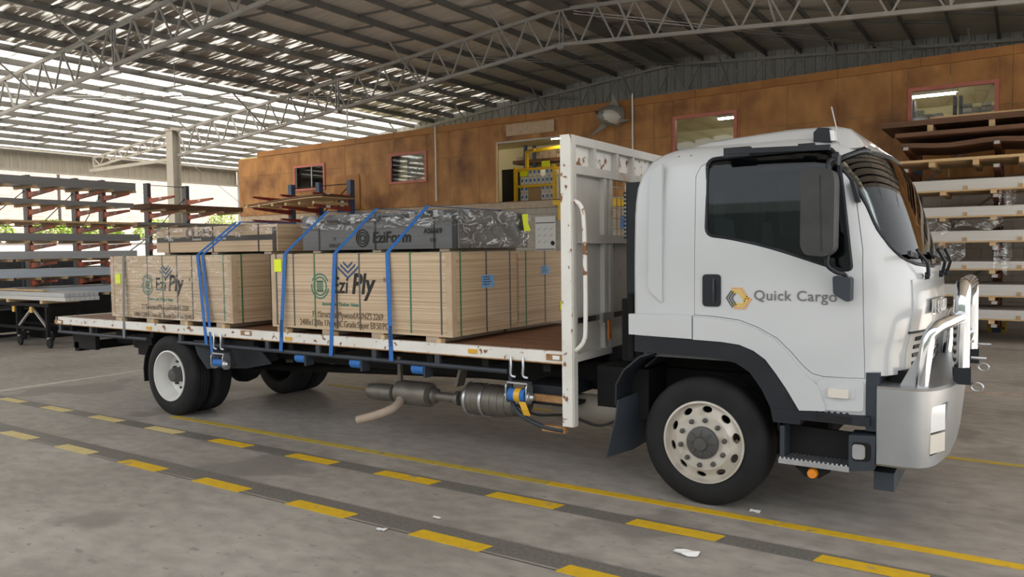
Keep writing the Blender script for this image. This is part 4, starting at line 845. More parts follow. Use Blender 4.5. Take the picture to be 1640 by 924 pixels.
# interior
for yy in (YC - .58, YC + .55):
    s_ = MB().box(-1.98, -1.45, yy - .25, yy + .25, 1.42, 1.6).bevel(.05).build('seat', 'seat', truck, smooth=50)
    MB().prism([(-2.0, 1.55), (-1.84, 1.55), (-1.93, 2.12), (-2.05, 2.12)], yy - .24, yy + .24, 'Y').bevel(.03).build('seat_back', 'seat', s_, smooth=50); MB().box(-2.06, -1.96, yy - .13, yy + .13, 2.13, 2.33).bevel(.03).build('headrest', 'seat', s_, smooth=50)
MB().prism([(-1.0, 1.12), (-1.02, 1.72), (-.74, 1.73), (-.74, 1.12)], YC - .86, YC + .86, 'Y').build('dashboard', 'dash', truck)
pts = [Vector((-1.16 + .08 * math.cos(t) * .6, YC - .56 + .21 * math.sin(t), 1.80 + .17 * math.cos(t))) for t in (2 * math.pi * k / 24 for k in range(25))]; sw = MB().tube(pts, .016, 8, False).build('steering_wheel', 'dash', truck, smooth=60); MB().bar((-1.17, YC - .56, 1.79), (-1.0, YC - .56, 1.6), .05, .05).build('steering_column', 'dash', sw)
MB().bar((-1.17, YC - .76, 1.8), (-1.17, YC - .36, 1.8), .02, .03).build('spoke', 'dash', sw)
MB().tube([(-1.55, YS + .12, 1.6), (-1.55, YS + .12, 2.45)], .02, 8).build('belt_pillar', 'dash', truck)
# roof pod (raised centre) and marker lamps
pod = [(-2.26, 2.54), (-2.22, 2.60), (-2.12, 2.665), (-1.98, 2.70), (-1.4, 2.735), (-1.10, 2.73), (-1.0, 2.70), (-.93, 2.62), (-.90, 2.56)]
mb = MB(); rings = []
for f_ in (-1, -.93, -.8, .8, .93, 1):
    k_ = {1: 0.0, .93: .75, .8: 1.0}[abs(f_)]; rings.append([mb.bm.verts.new((x, YC + f_ * .86, 2.58 + (z - 2.58) * k_ - (.0 if k_ else .03))) for x, z in pod])
for a_, b_ in zip(rings, rings[1:]):
    for k in range(len(pod) - 1): mb.bm.faces.new((a_[k], a_[k + 1], b_[k + 1], b_[k]))
mb.build('roof_pod', 'white', cab, smooth=50)
for px, py in ((1088, 238), (1108, 236), (1261, 221), (1284, 220)):
    p = PY(px, py, YS + .1); MB().lathe([(.001, .014), (.012, .01), (.014, 0), (.001, 0)], (p.x, YS + .1, 2.565 + .0), 'Z', 8).build('roof_plug', 'blackpl', cab)
p = PY(1297, 221, YS + .18); ml = MB().prism([(-1.20, 2.60), (-1.20, 2.67), (-1.17, 2.70), (-1.10, 2.69), (-1.09, 2.60)], YS + .14, YS + .24, 'Y').bevel(.012).build('marker_lamp', 'blackpl', cab, smooth=40); MB().prism([(-1.125, 2.605), (-1.125, 2.685), (-1.07, 2.67), (-1.06, 2.605)], YS + .145, YS + .235, 'Y').bevel(.01).build('lamp_lens', 'lens', ml, smooth=40)
MB().tube([PY(1346, 232, YS + .05), PY(1340, 205, YS + .05), PY(1332, 171, YS + .05)], .004, 6).build('antenna', 'alu', cab)
# side pressing of the rear quarter (vertical flute)
fl = SP([(1062, 262), (1062, 484), (1044, 468), (1040, 458), (1042, 282), (1048, 272)])
MB().prism(fl, YS - .022, YS + .02, 'Y').bevel(.012, 2).build('quarter_flute', 'white', cab, smooth=40)
# white arch flare standing proud of the door, rear skirt panel
flare = crease[::-1]; outer = [(x, z) for x, z in arch if -2.0 < x < -1.22]
fp = [(-1.985, 1.405), (-1.85, 1.40), (-1.66, 1.38), (-1.53, 1.335), (-1.41, 1.27), (-1.325, 1.185), (-1.25, 1.09), (-1.20, 1.035), (-1.13, .98), (-1.08, .85), (-1.08, .812), (-1.245, .80), (-1.33, .94), (-1.40, 1.04), (-1.47, 1.13), (-1.55, 1.185), (-1.65, 1.222), (-1.78, 1.235), (-1.985, 1.24)]
MB().prism(fp, YS - .03, YS + .03, 'Y').bevel(.012, 2).build('arch_flare', 'white', truck, smooth=40)
MB().prism([(-2.49, 1.255), (-1.995, 1.245), (-1.995, 1.415), (-2.49, 1.41)], YS - .03, YS + .03, 'Y').bevel(.014, 2).build('skirt_panel', 'white', truck, smooth=40)
lo = MB().prism(rpoly([(-1.19, .81), (-.848, .83), (-.848, 1.03), (-1.12, 1.03)], .03), YS - .018, YS + .02, 'Y').bevel(.008, 2).build('step_panel', 'white', truck, smooth=40)
a = PY(1308, 617, YS - .02); b = PY(1370, 640, YS - .02)
rc2 = MB().prism(rpoly([(a.x, b.z), (b.x, b.z), (b.x, a.z), (a.x, a.z)], .025), YS - .023, YS - .01, 'Y').build('repeater_recess', 'white', lo); a = PY(1327, 621, YS - .03); b = PY(1360, 638, YS - .03)
MB().prism(rpoly([(a.x, b.z), (b.x, b.z), (b.x, a.z), (a.x, a.z)], .015), YS - .05, YS - .02, 'Y').bevel(.008).build('repeater_lamp', 'lensivory', lo, smooth=40)
# door handle
a = PY(1126, 439, YS); b = PY(1155, 491, YS)
dh = MB().prism(rpoly([(a.x, b.z), (b.x, b.z), (b.x, a.z), (a.x, a.z)], .03), YS - .012, YS + .03, 'Y').bevel(.005).build('door_handle', 'blackpl', door); MB().tube(bez([(b.x - .05, YS - .014, a.z - .03), (b.x - .045, YS - .03, (a.z + b.z) / 2), (b.x - .05, YS - .014, b.z + .03)], 6), .009, 8).build('grip', 'slate', dh, smooth=60)
# drip rail and weather shield
MB().bar(Vector((-1.72, YS - .025, PY(1175, 243, YS).z)), Vector((-1.06, YS - .025, PY(1335, 236, YS).z)), .03, .035).build('weather_shield', 'blackpl', door)
MB().box(-1.76, -1.58, YS - .035, YS + .02, PY(1180, 247, YS).z - .02, PY(1180, 247, YS).z + .045).build('shield_clip', 'blackpl', door)
MB().box(-1.26, -1.16, YS - .035, YS + .02, PY(1300, 237, YS).z - .0, PY(1300, 237, YS).z + .03).build('shield_clip', 'blackpl', door)
# mirror
mr = MB(); YMI = YS - .2
poly = rpoly(SP([(1286, 276), (1300, 268), (1336, 272), (1340, 290), (1338, 400), (1325, 411), (1292, 408), (1285, 395)], YMI), .03)
mir = MB().prism(poly, YMI - .06, YMI + .1, 'Y').bevel(.03, 3).build('mirror', 'mirror_sh', truck, smooth=45)
pts = SP([(1317, 281), (1317, 403)], YMI); MB().tube([(pts[0][0], YMI - .055, pts[0][1]), (pts[1][0] + .01, YMI - .055, pts[1][1])], .008, 6).build('housing_seam', 'blackpl', mir)
A_ = SP([(1326, 408), (1326, 425), (1338, 436), (1349, 440), (1352, 452)], YMI + .05)
MB().tube(bez([(A_[0][0], YMI + .04, A_[0][1]), (A_[1][0], YMI + .04, A_[1][1]), (A_[2][0], YMI + .08, A_[2][1]), (A_[3][0], YS - .07, A_[3][1]), (A_[4][0], YS - .06, A_[4][1])], 5), .014, 8).build('mirror_arm', 'blackpl', mir, smooth=60)
A_ = SP([(1334, 252), (1327, 258), (1325, 275)], YMI + .05); MB().tube(bez([(-1.02, YS - .01, 2.5), (A_[0][0], YS - .08, A_[0][1]), (A_[1][0], YMI + .06, A_[1][1]), (A_[2][0], YMI + .04, A_[2][1])], 5), .013, 8).build('mirror_arm', 'blackpl', mir, smooth=60)
bs = rpoly(SP([(1337, 441), (1366, 444), (1365, 482), (1358, 482), (1338, 470)], YS - .04), .02); MB().prism(bs, YS - .11, YS + .0, 'Y').bevel(.015, 2).build('mirror_base', 'slate', mir, smooth=45)
kn = SP([(1334, 247), (1345, 247), (1343, 264), (1335, 262)], YS - .06); MB().prism(kn, YS - .10, YS - .01, 'Y').bevel(.012).build('mirror_bracket', 'blackpl', mir, smooth=45)
# pillar vent strip
A_ = SP([(1361, 289), (1367, 289), (1378, 323), (1371, 325)], YS - .0); MB().prism(rpoly(A_, .008), YS - .012, YS + .05, 'Y').bevel(.005).build('pillar_vent', 'blackpl', cab)
# wipers
for yy, dy, lz in ((YC - .62, -.16, .36), (YC - .18, -.16, .38), (YC + .28, -.16, .38)):
    b0 = Vector((surf_x(yy - YC, 1.70) + .035, yy, 1.695)); b1 = Vector((surf_x(yy + dy - YC, 1.86) + .06, yy + dy, 1.87)); b2 = Vector((surf_x(yy + dy * .4 - YC, 1.80) + .03, yy + .36, 1.80))
    wz = MB().tube([b0, b0.lerp(b1, .5) + Vector((.03, 0, 0)), b1], .012, 6).build('wiper_arm', 'blackpl', cab); MB().bar(b1 + Vector((-.02, -.22, -.02)), b1 + Vector((-.02, .30, -.05)), .02, .03).build('wiper_blade', 'blackpl', wz)
    MB().lathe([(.001, .03), (.022, .026), (.026, 0), (.001, 0)], b0 - Vector((.02, 0, 0)), 'X', 10).build('wiper_pivot', 'blackpl', wz)
# scuttle strip under the screen, front panel seams, badge, lower grille
def front_strip(z0, z1, y0, y1, off, m, name, par, n=20, th=.01):
    rows = [[(surf_x(y0 + (y1 - y0) * i / n, z) + off, YC + y0 + (y1 - y0) * i / n, z) for i in range(n + 1)] for z in (z0, (z0 + z1) / 2, z1)]
    return MB().sheet(rows, th).build(name, m, par, smooth=40)
front_strip(1.685, 1.71, -.72, .72, .004, 'white', 'scuttle_ridge', cab, th=.02)
fpn = front_strip(1.335, 1.675, -.80, .80, .010, 'white', 'front_panel', cab, 28, .014)
front_strip(1.318, 1.334, -.80, .80, .004, 'blackpl', 'panel_gap', cab)
front_strip(1.08, 1.315, -.78, .78, .003, 'oldwhite', 'grille', cab); 
for k in range(4): front_strip(1.10 + .055 * k, 1.125 + .055 * k, -.70, .70, .012, 'blackpl', 'grille_bar', cab)
bd = front_strip(1.432, 1.535, -.55, -.12, .026, 'chrome', 'badge_plate', cab, 6, .008)
for k, s_ in enumerate('ISUZU'):
    yy = -.53 + k * .083; me = text_mesh(s_, .10, bold=.006, depth=.004); me.transform(Matrix.Translation((surf_x(yy, 1.48) + .034, YC + yy, 1.447)) @ Matrix.Rotation(math.radians(82), 4, 'Z') @ Matrix.Rotation(math.pi / 2, 4, 'X')); link('badge_letter', me, 'white', bd)
# door lettering and emblem
D_ = YS - .006
text_on('lettering', 'Quick Cargo', 'logo_t', door, (PY(1207, 480, D_).x, D_, PY(1207, 480, D_).z), .098, depth=.0008, bold=.0006, space=1.06)
lx, lz = PY(1182, 476, D_).x, PY(1182, 476, D_).z
def chev(pts, m, k):
    MB().prism([(lx + u, lz + v) for u, v in pts], D_ - .0008, D_ + .0008, 'Y').build('emblem_bar', m, door)
def band(pl, wd, m, off):
    P2 = [Vector(p) for p in pl]
    up = []; dn = []
    for i, p in enumerate(P2):
        d1 = (P2[i] - P2[i - 1]).normalized() if i else (P2[1] - P2[0]).normalized(); d2 = (P2[i + 1] - P2[i]).normalized() if i < len(P2) - 1 else d1; n_ = Vector((-(d1 + d2).y, (d1 + d2).x)).normalized(); k = 1 / max(.5, n_.dot(Vector((-d1.y, d1.x)))); up.append(p + n_ * (off + wd) * k); dn.append(p + n_ * off * k)
    chev([tuple(p) for p in up] + [tuple(p) for p in dn[::-1]], m, 0)
for j, m_ in enumerate(('logo_y', 'logo_y', 'logo_o')):
    o_ = .000 + j * .0155
    band([(-.045, .028), (.008, .028), (.045, -.03)][::1], .008, m_, o_)
    band([(.062, .012), (.03, -.042), (-.03, -.042)][::1], .008, m_, o_)
for j in range(3): band([(-.022 - j * .0, -.062), (-.058, -.006), (-.028, .036)], .008, 'logo_g', -.016 + j * .0155)

# ---- arch trim, mudguard, liner
trim_o = [(-2.45, 1.245), (-1.98, 1.235), (-1.78, 1.232), (-1.65, 1.218), (-1.55, 1.18), (-1.47, 1.125), (-1.40, 1.035), (-1.33, .935), (-1.24, .79), (-1.24, .70)]
trim_i = [(-1.42, .70), (-1.44, .80), (-1.50, .92), (-1.58, 1.03), (-1.68, 1.09), (-1.83, 1.115), (-2.45, 1.125)]
MB().prism(trim_o + trim_i, YS - .015, YS + .12, 'Y').build('arch_trim', 'blackpl', truck)
lin_p = [(-2.42, 1.0), (-2.30, 1.10), (-2.1, 1.135), (-1.83, 1.125), (-1.66, 1.10), (-1.56, 1.04), (-1.48, .93), (-1.42, .80), (-1.40, .62)]
MB().sheet([[(x, YS + .1, z) for x, z in lin_p], [(x, YC - .35, z) for x, z in lin_p]], .015).build('arch_liner', 'under', truck)
mg = [(-2.30, 1.13), (-2.42, 1.09), (-2.55, .98), (-2.62, .86), (-2.625, .70)]
MB().sheet([[(x, YS + .0, z) for x, z in mg], [(x, YS + .06, z - .02) for x, z in mg], [(x + .02, YS + .5, z) for x, z in mg]], .015).build('mudguard', 'blackpl', truck, smooth=40)
MB().sheet([[(x, YS - .005, z) for x, z in [(-2.60, .74), (-2.62, .6), (-2.66, .45), (-2.70, .28)]], [(x, YS + .22, z) for x, z in [(-2.56, .76), (-2.55, .6), (-2.56, .46), (-2.58, .31)]], [(x, YS + .5, z) for x, z in [(-2.54, .76), (-2.52, .6), (-2.52, .48), (-2.52, .36)]]], .012).build('mud_flap', 'slate', truck, smooth=50)
# ---- steps
MB().box(-1.42, -.81, YS - .02, YS + .3, .735, .80).bevel(.015).build('upper_step', 'blackpl', truck)
for k in range(13): MB().box(-1.40 + k * .037, -1.385 + k * .037, YS - .01, YS + .2, .80, .81).build('step_tread', 'blackpl', truck)
MB().box(-1.14, -.92, YS - .025, YS - .018, .745, .785).build('step_pad', 'rubber', truck)
MB().prism([(-1.37, .68), (-1.34, .68), (-1.30, .66), (-.94, .65), (-.94, .44), (-1.37, .44)], YS + .14, YS + .17, 'Y').build('step_back', 'under', truck); MB().box(-1.375, -1.345, YS - .01, YS + .16, .45, .68).build('step_cheek', 'slate', truck)
MB().box(-1.38, -.93, YS - .03, YS + .16, .425, .46).build('lower_step', 'zinc', truck)
for k in range(16): MB().bar((-1.37 + k * .028, YS - .02, .463), (-1.35 + k * .028, YS + .13, .463), .012, .012).build('step_tooth', 'zinc', truck)
en = MB().prism(rpoly([(-.935, .43), (-.78, .455), (-.775, .68), (-.935, .67)], .012), YS - .02, YS + .16, 'Y').bevel(.008).build('step_end', 'slate', truck); MB().prism(rpoly([(-.915, .50), (-.80, .51), (-.80, .63), (-.915, .63)], .03), YS - .022, YS - .012, 'Y').build('lamp_recess', 'under', en); MB().prism(rpoly([(-.912, .515), (-.835, .52), (-.835, .615), (-.912, .615)], .025), YS - .027, YS - .02, 'Y').build('blank_plate', 'zinc', en)
br_ = MB().prism([(-1.30, .425), (-1.05, .43), (-1.06, .39), (-1.12, .345), (-1.22, .345)], YS + .02, YS + .06, 'Y').build('lamp_bracket', 'under', truck); MB().lathe([(.001, -.025), (.03, -.022), (.036, 0), (.036, .01), (.001, .01)], (-1.165, YS + .01, .375), 'Y', 16).build('amber_lamp', 'amber', br_, smooth=40)
MB().box(-.84, -.76, YS + .02, YS + .2, .70, 1.08).build('corner_post', 'slate', truck)
# ---- bull bar
def bplan(z):
    d = .05 * (1.0 - z) / .5
    half = [(-.772, -1.055), (-.60, -1.06), (-.53, -1.045), (-.47 - d * .3, -1.0), (-.42 - d * .6, -.92), (-.375 - d, -.78), (-.345 - d, -.55), (-.335 - d, 0)]
    return half + [(x, -y) for x, y in half[::-1][1:]]
mb = MB(); rings = []
for z, ins in ((.485, .02), (.50, .0), (.985, .0), (1.0, .02)):
    rings.append([mb.bm.verts.new((x - (ins if x > -.7 else 0), YC + y * (1 - ins * .6), z)) for x, y in bplan(z)])
n = len(rings[0])
for a_, b_ in zip(rings, rings[1:]):
    for k in range(n): mb.bm.faces.new((a_[k], a_[(k + 1) % n], b_[(k + 1) % n], b_[k]))
mb.bm.faces.new(rings[0][::-1]); mb.bm.faces.new(rings[-1]); bumper_me = mb.mesh()
# headlamp apertures cut into both corners
for s_ in (-1, 1):
    cut = MB().prism(rpoly([(YC + s_ * .99, .57), (YC + s_ * .80, .585), (YC + s_ * .80, .90), (YC + s_ * .985, .885)], .02), -.56, .1, 'X').mesh(); bumper_me = boolean(bumper_me, cut, 'DIFFERENCE')
bumper_me.materials.clear(); bumper_me.shade_smooth(); bumper_me.set_sharp_from_angle(angle=math.radians(30)); bull = link('bull_bar', bumper_me, 'alu', truck)
for s_ in (-1, 1):
    def hl(y): 
        u = abs(y); return -.47 + (.99 - u) * .42
    for z0, z1, m_ in ((.72, .885, 'lens'), (.585, .705, 'lensivory')):
        rows = [[(hl(s_ * (.985 - .16 * i / 5)) - .02, YC + s_ * (.985 - .16 * i / 5), z) for i in range(6)] for z in (z0, (z0 + z1) / 2, z1)]; MB().sheet(rows, .02).build('headlamp', m_, bull, smooth=50)
    rows = [[(hl(s_ * (.995 - .185 * i / 5)) - .045, YC + s_ * (.995 - .185 * i / 5), z) for i in range(6)] for z in (.565, .73, .90)]; MB().sheet(rows, .012).build('headlamp_surround', 'under', bull)
def tb(pts, r, name='hoop_tube'): return MB().tube(bez(pts, 7), r, 14).build(name, 'chrome', bull, smooth=70)
XH = -.335
for s_ in (-1, 1):
    tb([(-.53, YC + s_ * .93, .99), (-.515, YC + s_ * .93, 1.15), (-.495, YC + s_ * .925, 1.30), (-.455, YC + s_ * .90, 1.375), (-.40, YC + s_ * .80, 1.405), (-.36, YC + s_ * .66, 1.42), (XH, YC + s_ * .56, 1.425)], .042)
    MB().prism([(-.66, .985), (-.55, .985), (-.53, 1.18), (-.56, 1.19)], YC + s_ * .93 - .015, YC + s_ * .93 + .015, 'Y').build('gusset', 'alu', bull)
    MB().box(XH - .04, XH + .06, YC + s_ * .55 - .05, YC + s_ * .55 + .05, .98, 1.09).build('post_shoe', 'blackpl', bull)
    MB().tube([(XH + .05, YC + s_ * .43, 1.14), (XH + .14, YC + s_ * .43, 1.14)], .01, 8).build('hinge_pin', 'zinc', bull)
    tr = [(XH + .09 + .035 * math.cos(t), YC + s_ * .50, .955 + .028 * math.sin(t)) for t in (2 * math.pi * k / 12 for k in range(13))]; MB().tube(tr, .009, 6, False).build('tow_eye', 'zinc', bull)
tb([(XH + .0, YC - .55, 1.0), (XH, YC - .55, 1.25), (XH, YC - .55, 1.46), (XH, YC - .53, 1.56), (XH, YC - .46, 1.615), (XH, YC - .3, 1.625), (XH, YC + .3, 1.625), (XH, YC + .46, 1.615), (XH, YC + .53, 1.56), (XH, YC + .55, 1.46), (XH, YC + .55, 1.25), (XH, YC + .55, 1.0)], .05, 'main_hoop')
MB().tube([(XH, YC - .55, 1.22), (XH, YC + .55, 1.22)], .032, 12).build('cross_tube', 'chrome', bull, smooth=70)
MB().box(XH - .02, XH + .03, YC - .44, YC - .38, 1.26, 1.44).bevel(.01).build('indicator_lamp', 'amberdull', bull)
MB().box(-.80, -.68, YS + .1, 2 * YC - YS - .1, .30, .42).bevel(.01).build('underrun_bar', 'slate', truck); MB().box(-.86, -.70, YS + .25, YS + .37, .38, .56).build('underrun_bracket', 'under', truck); MB().box(-.86, -.70, 2 * YC - YS - .37, 2 * YC - YS - .25, .38, .56).build('underrun_bracket', 'under', truck)
MB().box(-.72, -.58, YC - .85, YC + .85, .99, 1.08).build('front_cowl', 'under', truck)
# ---- wheels
def tyre_prof(w, R, rr):
    h = w / 2; p = [(rr, -h + .03), (rr + .02, -h + .005), (rr + .07, -h - .006), (R - .07, -h), (R - .03, -h + .012), (R - .008, -h + .03)]
    n = 4; 
    for k in range(n):
        y = -h + .05 + (w - .1) * (k + .5) / n; p += [(R, y - .022), (R - .0, y + .016), (R - .012, y + .018), (R - .012, y + .026), (R, y + .028)]
    p += [(R - .008, h - .03), (R - .03, h - .012), (R - .07, h), (rr + .07, h + .006), (rr + .02, h - .005), (rr, h - .03)]; return p
def disc_front():
    # one manifold dish: outer lip, conical wall, bolt face; hand holes cut through
    pr = [(.302, -.012), (.288, -.014), (.276, .03), (.262, .062), (.215, .012), (.205, -.004), (.10, -.008), (.10, .014), (.20, .018), (.252, .085), (.285, .085), (.302, .05)]
    me = MB().lathe(pr + [pr[0]], (0, 0, 0), 'Y', 80).bm
    return me
def ring_lathe(pr, n=80, sgn=1):
    mb = MB(); rings = []
    for r, a_ in pr: rings.append([mb.bm.verts.new((r * math.cos(2 * math.pi * k / n), a_ * sgn, r * math.sin(2 * math.pi * k / n))) for k in range(n)])
    rings.append(rings[0])
    for a_, b_ in zip(rings, rings[1:]):
        for k in range(n): mb.bm.faces.new((a_[k], a_[(k + 1) % n], b_[(k + 1) % n], b_[k]))
    return mb.mesh()
RIMF = ring_lathe([(.304, -.014), (.290, -.016), (.283, .01), (.276, .034), (.258, .026), (.215, -.004), (.203, -.014), (.10, -.016), (.10, .006), (.198, .008), (.215, .018), (.258, .048), (.28, .056), (.296, .05), (.304, .03)])
holes = bmesh.new()
for k in range(10):
    t = 2 * math.pi * (k + .35) / 10; hb = MB().lathe([(.030, -.1), (.030, .15)], (0, 0, 0), 'Y', 14); hm = hb.mesh(); hm.transform(Matrix.Translation((.243 * math.cos(t), 0, .243 * math.sin(t))) @ Matrix.Rotation(-t, 4, 'Y') @ Matrix.Diagonal((.75, 1, 1.25, 1))); holes.from_mesh(hm)
hme = bpy.data.meshes.new('holes'); holes.to_mesh(hme); RIMF = boolean(RIMF, hme, 'DIFFERENCE'); RIMF.materials.clear(); RIMF.shade_smooth(); RIMF.set_sharp_from_angle(angle=math.radians(32))
RIMR = ring_lathe([(.300, -.014), (.284, -.016), (.276, .03), (.262, .06), (.252, .17), (.225, .195), (.215, .19), (.11, .185), (.11, .20), (.24, .21), (.27, .10), (.300, .05)]); RIMR.shade_smooth(); RIMR.set_sharp_from_angle(angle=math.radians(32))
def put(me, c, sgn):
    m2 = me.copy(); m2.transform(Matrix.Translation(c) @ Matrix.Diagonal((1, sgn, 1, 1)))
    if sgn < 0: m2.flip_normals()
    return m2
def wheel(x, yface, sgn, R, w, rim, rim_m, front):
    """yface: outer face; sgn=+1 when the outer face looks to -Y"""
    wl_ = thing('wheel', (x, yface, 0), None, None); wl_.parent = truck; wl_.location = Vector((x, yface, 0)) - ORG[truck]
    c = Vector((x, yface, R)); tm = ring_lathe([(r, a_ + w / 2) for r, a_ in tyre_prof(w, R, .285)], 72, sgn); tm.transform(Matrix.Translation(c)); tm.shade_smooth(); tm.set_sharp_from_angle(angle=math.radians(30)); link('tyre', tm, 'rubber', wl_)
    if rim is None: return wl_
    link('rim', put(rim, c + Vector((0, .006 * sgn, 0)), sgn), rim_m, wl_)
    if front:
        MB().lathe([(.001, -.075 * sgn), (.045, -.072 * sgn), (.052, -.05 * sgn), (.055, -.045 * sgn), (.10, -.04 * sgn), (.118, -.028 * sgn), (.122, .005 * sgn), (.001, .01 * sgn)], c, 'Y', 40).build('hub', 'hub', wl_, smooth=35)
        for k in range(10):
            t = 2 * math.pi * (k + .3) / 10; MB().lathe([(.001, -.040 * sgn), (.010, -.038 * sgn), (.013, -.03 * sgn), (.018, -.028 * sgn), (.019, .0 * sgn), (.001, .0)], c + Vector((.168 * math.cos(t), -.006 * sgn, .168 * math.sin(t))), 'Y', 6).build('wheel_nut', 'hub', wl_)
        for k in range(8): t = 2 * math.pi * k / 8; MB().bar(c + Vector((.06 * math.cos(t), -.044 * sgn, .06 * math.sin(t))), c + Vector((.10 * math.cos(t), -.042 * sgn, .10 * math.sin(t))), .012, .01).build('hub_rib', 'hub', wl_)
    else:
        MB().lathe([(.001, .02 * sgn), (.07, .03 * sgn), (.085, .06 * sgn), (.09, .19 * sgn), (.001, .2 * sgn)], c, 'Y', 32).build('hub', 'hub', wl_, smooth=35)
        for k in range(10): t = 2 * math.pi * (k + .3) / 10; MB().lathe([(.001, .145 * sgn), (.014, .15 * sgn), (.018, .19 * sgn), (.001, .19 * sgn)], c + Vector((.165 * math.cos(t), 0, .165 * math.sin(t))), 'Y', 6).build('wheel_nut', 'hub', wl_)
    return wl_
XFW, XRW, RW = -1.945, -8.40, .475
wheel(XFW, 5.49, 1, RW, .27, RIMF, 'rim', True); wheel(XFW, 2 * YC - 5.49, -1, RW, .27, RIMF, 'rim', True)
wheel(XRW, 5.40, 1, RW, .255, RIMR, 'rimwhite', False); wheel(XRW, 5.69, 1, RW, .255, None, '', False); wheel(XRW, 2 * YC - 5.40, -1, RW, .255, RIMR, 'rimwhite', False); wheel(XRW, 2 * YC - 5.69, -1, RW, .255, None, '', False)
# ---- chassis
for s_ in (-1, 1): MB().box(-10.6, -.9, YC + s_ * .40 - .04, YC + s_ * .40 + .04, .68, .92).build('chassis_rail', 'under', truck)
for x in (-10.4, -9.3, -7.4, -6.2, -5.0, -3.9): MB().box(x - .05, x + .05, YC - .4, YC + .4, .72, .86).build('cross_member', 'under', truck)
for x in [-10.7 + .62 * k for k in range(13)]: MB().box(x - .035, x + .035, YS + .05, 2 * YC - YS - .05, .90, .985).build('floor_bearer', 'under', truck)
MB().tube([(XRW, 5.9, RW), (XRW, 7.04, RW)], .075, 12).build('rear_axle', 'under', truck, smooth=60); MB().lathe([(.001, -.22), (.12, -.2), (.2, -.1), (.22, 0), (.2, .1), (.12, .2), (.001, .22)], (XRW, YC, RW - .01), 'Y', 24).build('differential', 'under', truck, smooth=50)
MB().tube([(XRW + .25, YC, RW), (-4.2, YC, .66)], .05, 10).build('drive_shaft', 'under', truck, smooth=60); MB().tube([(XFW, 5.75, .40), (XFW, 7.2, .40)], .06, 10).build('front_axle', 'under', truck, smooth=60)
for s_ in (-1, 1):
    MB().tube(bez([(XRW - .75, YC + s_ * .42, .64), (XRW, YC + s_ * .42, .52), (XRW + .75, YC + s_ * .42, .64)], 6), .045, 6).build('leaf_spring', 'under', truck); MB().tube(bez([(XFW - .7, YC + s_ * .42, .62), (XFW, YC + s_ * .42, .47), (XFW + .7, YC + s_ * .42, .62)], 6), .04, 6).build('leaf_spring', 'under', truck)
MB().box(-3.0, -1.2, YC - .38, YC + .38, .45, 1.05).bevel(.06).build('engine', 'under', truck)
MB().box(-2.9, -2.45, YS + .25, YC, .55, .95).bevel(.04).build('gearbox_bay', 'under', truck)
# rear mudguards and flaps
rg = [(XRW - .56 * math.cos(t), RW + .54 * math.sin(t)) for t in (math.radians(a_) for a_ in (-12, 5, 20, 38))]
MB().sheet([[(x, YS - .0, z) for x, z in rg], [(x, YS + .28, z) for x, z in rg], [(x, YS + .56, z) for x, z in rg]], .015).build('rear_mudguard', 'under', truck, smooth=40)
fl_ = SP([(285, 545), (345, 560), (425, 566), (430, 574), (388, 588), (322, 597), (300, 567)], 5.55)
MB().prism([(-8.0, .93), (-7.1, .93), (-6.82, .70), (-7.25, .62), (-7.75, .585), (-7.95, .75)], 5.60, 5.615, 'Y').build('guard_flap', 'blackpl', truck)
MB().sheet([[(-7.93, 5.42, .92), (-7.86, 5.42, .76), (-7.72, 5.44, .60)], [(-7.55, 5.60, .92), (-7.5, 5.60, .78), (-7.42, 5.60, .64)], [(-7.2, 5.95, .92), (-7.18, 5.95, .80), (-7.12, 5.95, .68)]], .012).build('guard_flap', 'blackpl', truck, smooth=50)
# spare wheel and rear underrun
MB().lathe([(.15, -.1), (.30, -.1), (.32, -.06), (.32, .06), (.30, .1), (.15, .1)], (-9.72, YC - .35, .78), 'Z', 32).build('spare_wheel', 'rubber', truck, smooth=40)
MB().box(-10.75, -10.2, YS + .1, YS + .16, .66, .86).build('rear_bracket', 'under', truck); MB().box(-10.72, -10.62, YS + .1, 2 * YC - YS - .1, .62, .74).build('rear_underrun', 'under', truck)
MB().box(-9.25, -8.95, YS + .12, YC, .66, .92).build('tool_box', 'under', truck)
# exhaust line
ye = 5.88
MB().lathe([(.03, -.9), (.075, -.88), (.09, -.72), (.08, -.56), (.05, -.54)], (-4.75, ye, .47), 'X', 20).build('outlet_can', 'dpf', truck, smooth=40)
MB().lathe([(.07, -.37), (.115, -.35), (.12, -.32), (.12, .02), (.115, .05), (.06, .07), (.075, .09), (.075, .12), (.045, .14), (.045, .36), (.07, .37), (.07, .41), (.045, .42)], (-4.88, ye, .495), 'X', 24).build('muffler', 'dpf', truck, smooth=35)
cn = MB().lathe([(.05, 0), (.10, .02), (.135, .06), (.15, .08), (.15, .34), (.145, .46), (.12, .6), (.085, .72), (.05, .74)], (-4.42, ye, .515), 'X', 28).build('filter_canister', 'dpf', truck, smooth=35)
for dx in (.10, .28): MB().lathe([(.152, -.014), (.160, -.014), (.160, .014), (.152, .014)], (-4.42 + dx, ye, .515), 'X', 28).build('clamp_band', 'zinc', cn, smooth=35)
for dx in (.17, .38, .46, .53, .6): MB().lathe([(.10 if dx > .5 else .135, -.004), (.152 if dx < .4 else (.148 if dx < .5 else .123 + (.6 - dx) * .2), -.004), (.152 if dx < .4 else (.148 if dx < .5 else .123 + (.6 - dx) * .2), .004), (.1, .004)], (-4.42 + dx, ye, .515), 'X', 28).build('canister_rib', 'dpf', cn, smooth=35)
MB().bar((-4.48, ye, .62), (-4.42, ye, .80), .12, .03).build('exhaust_hanger', 'dpf', truck); MB().box(-5.24, -5.20, ye - .02, ye + .02, .5, .85).build('exhaust_hanger', 'dpf', truck)
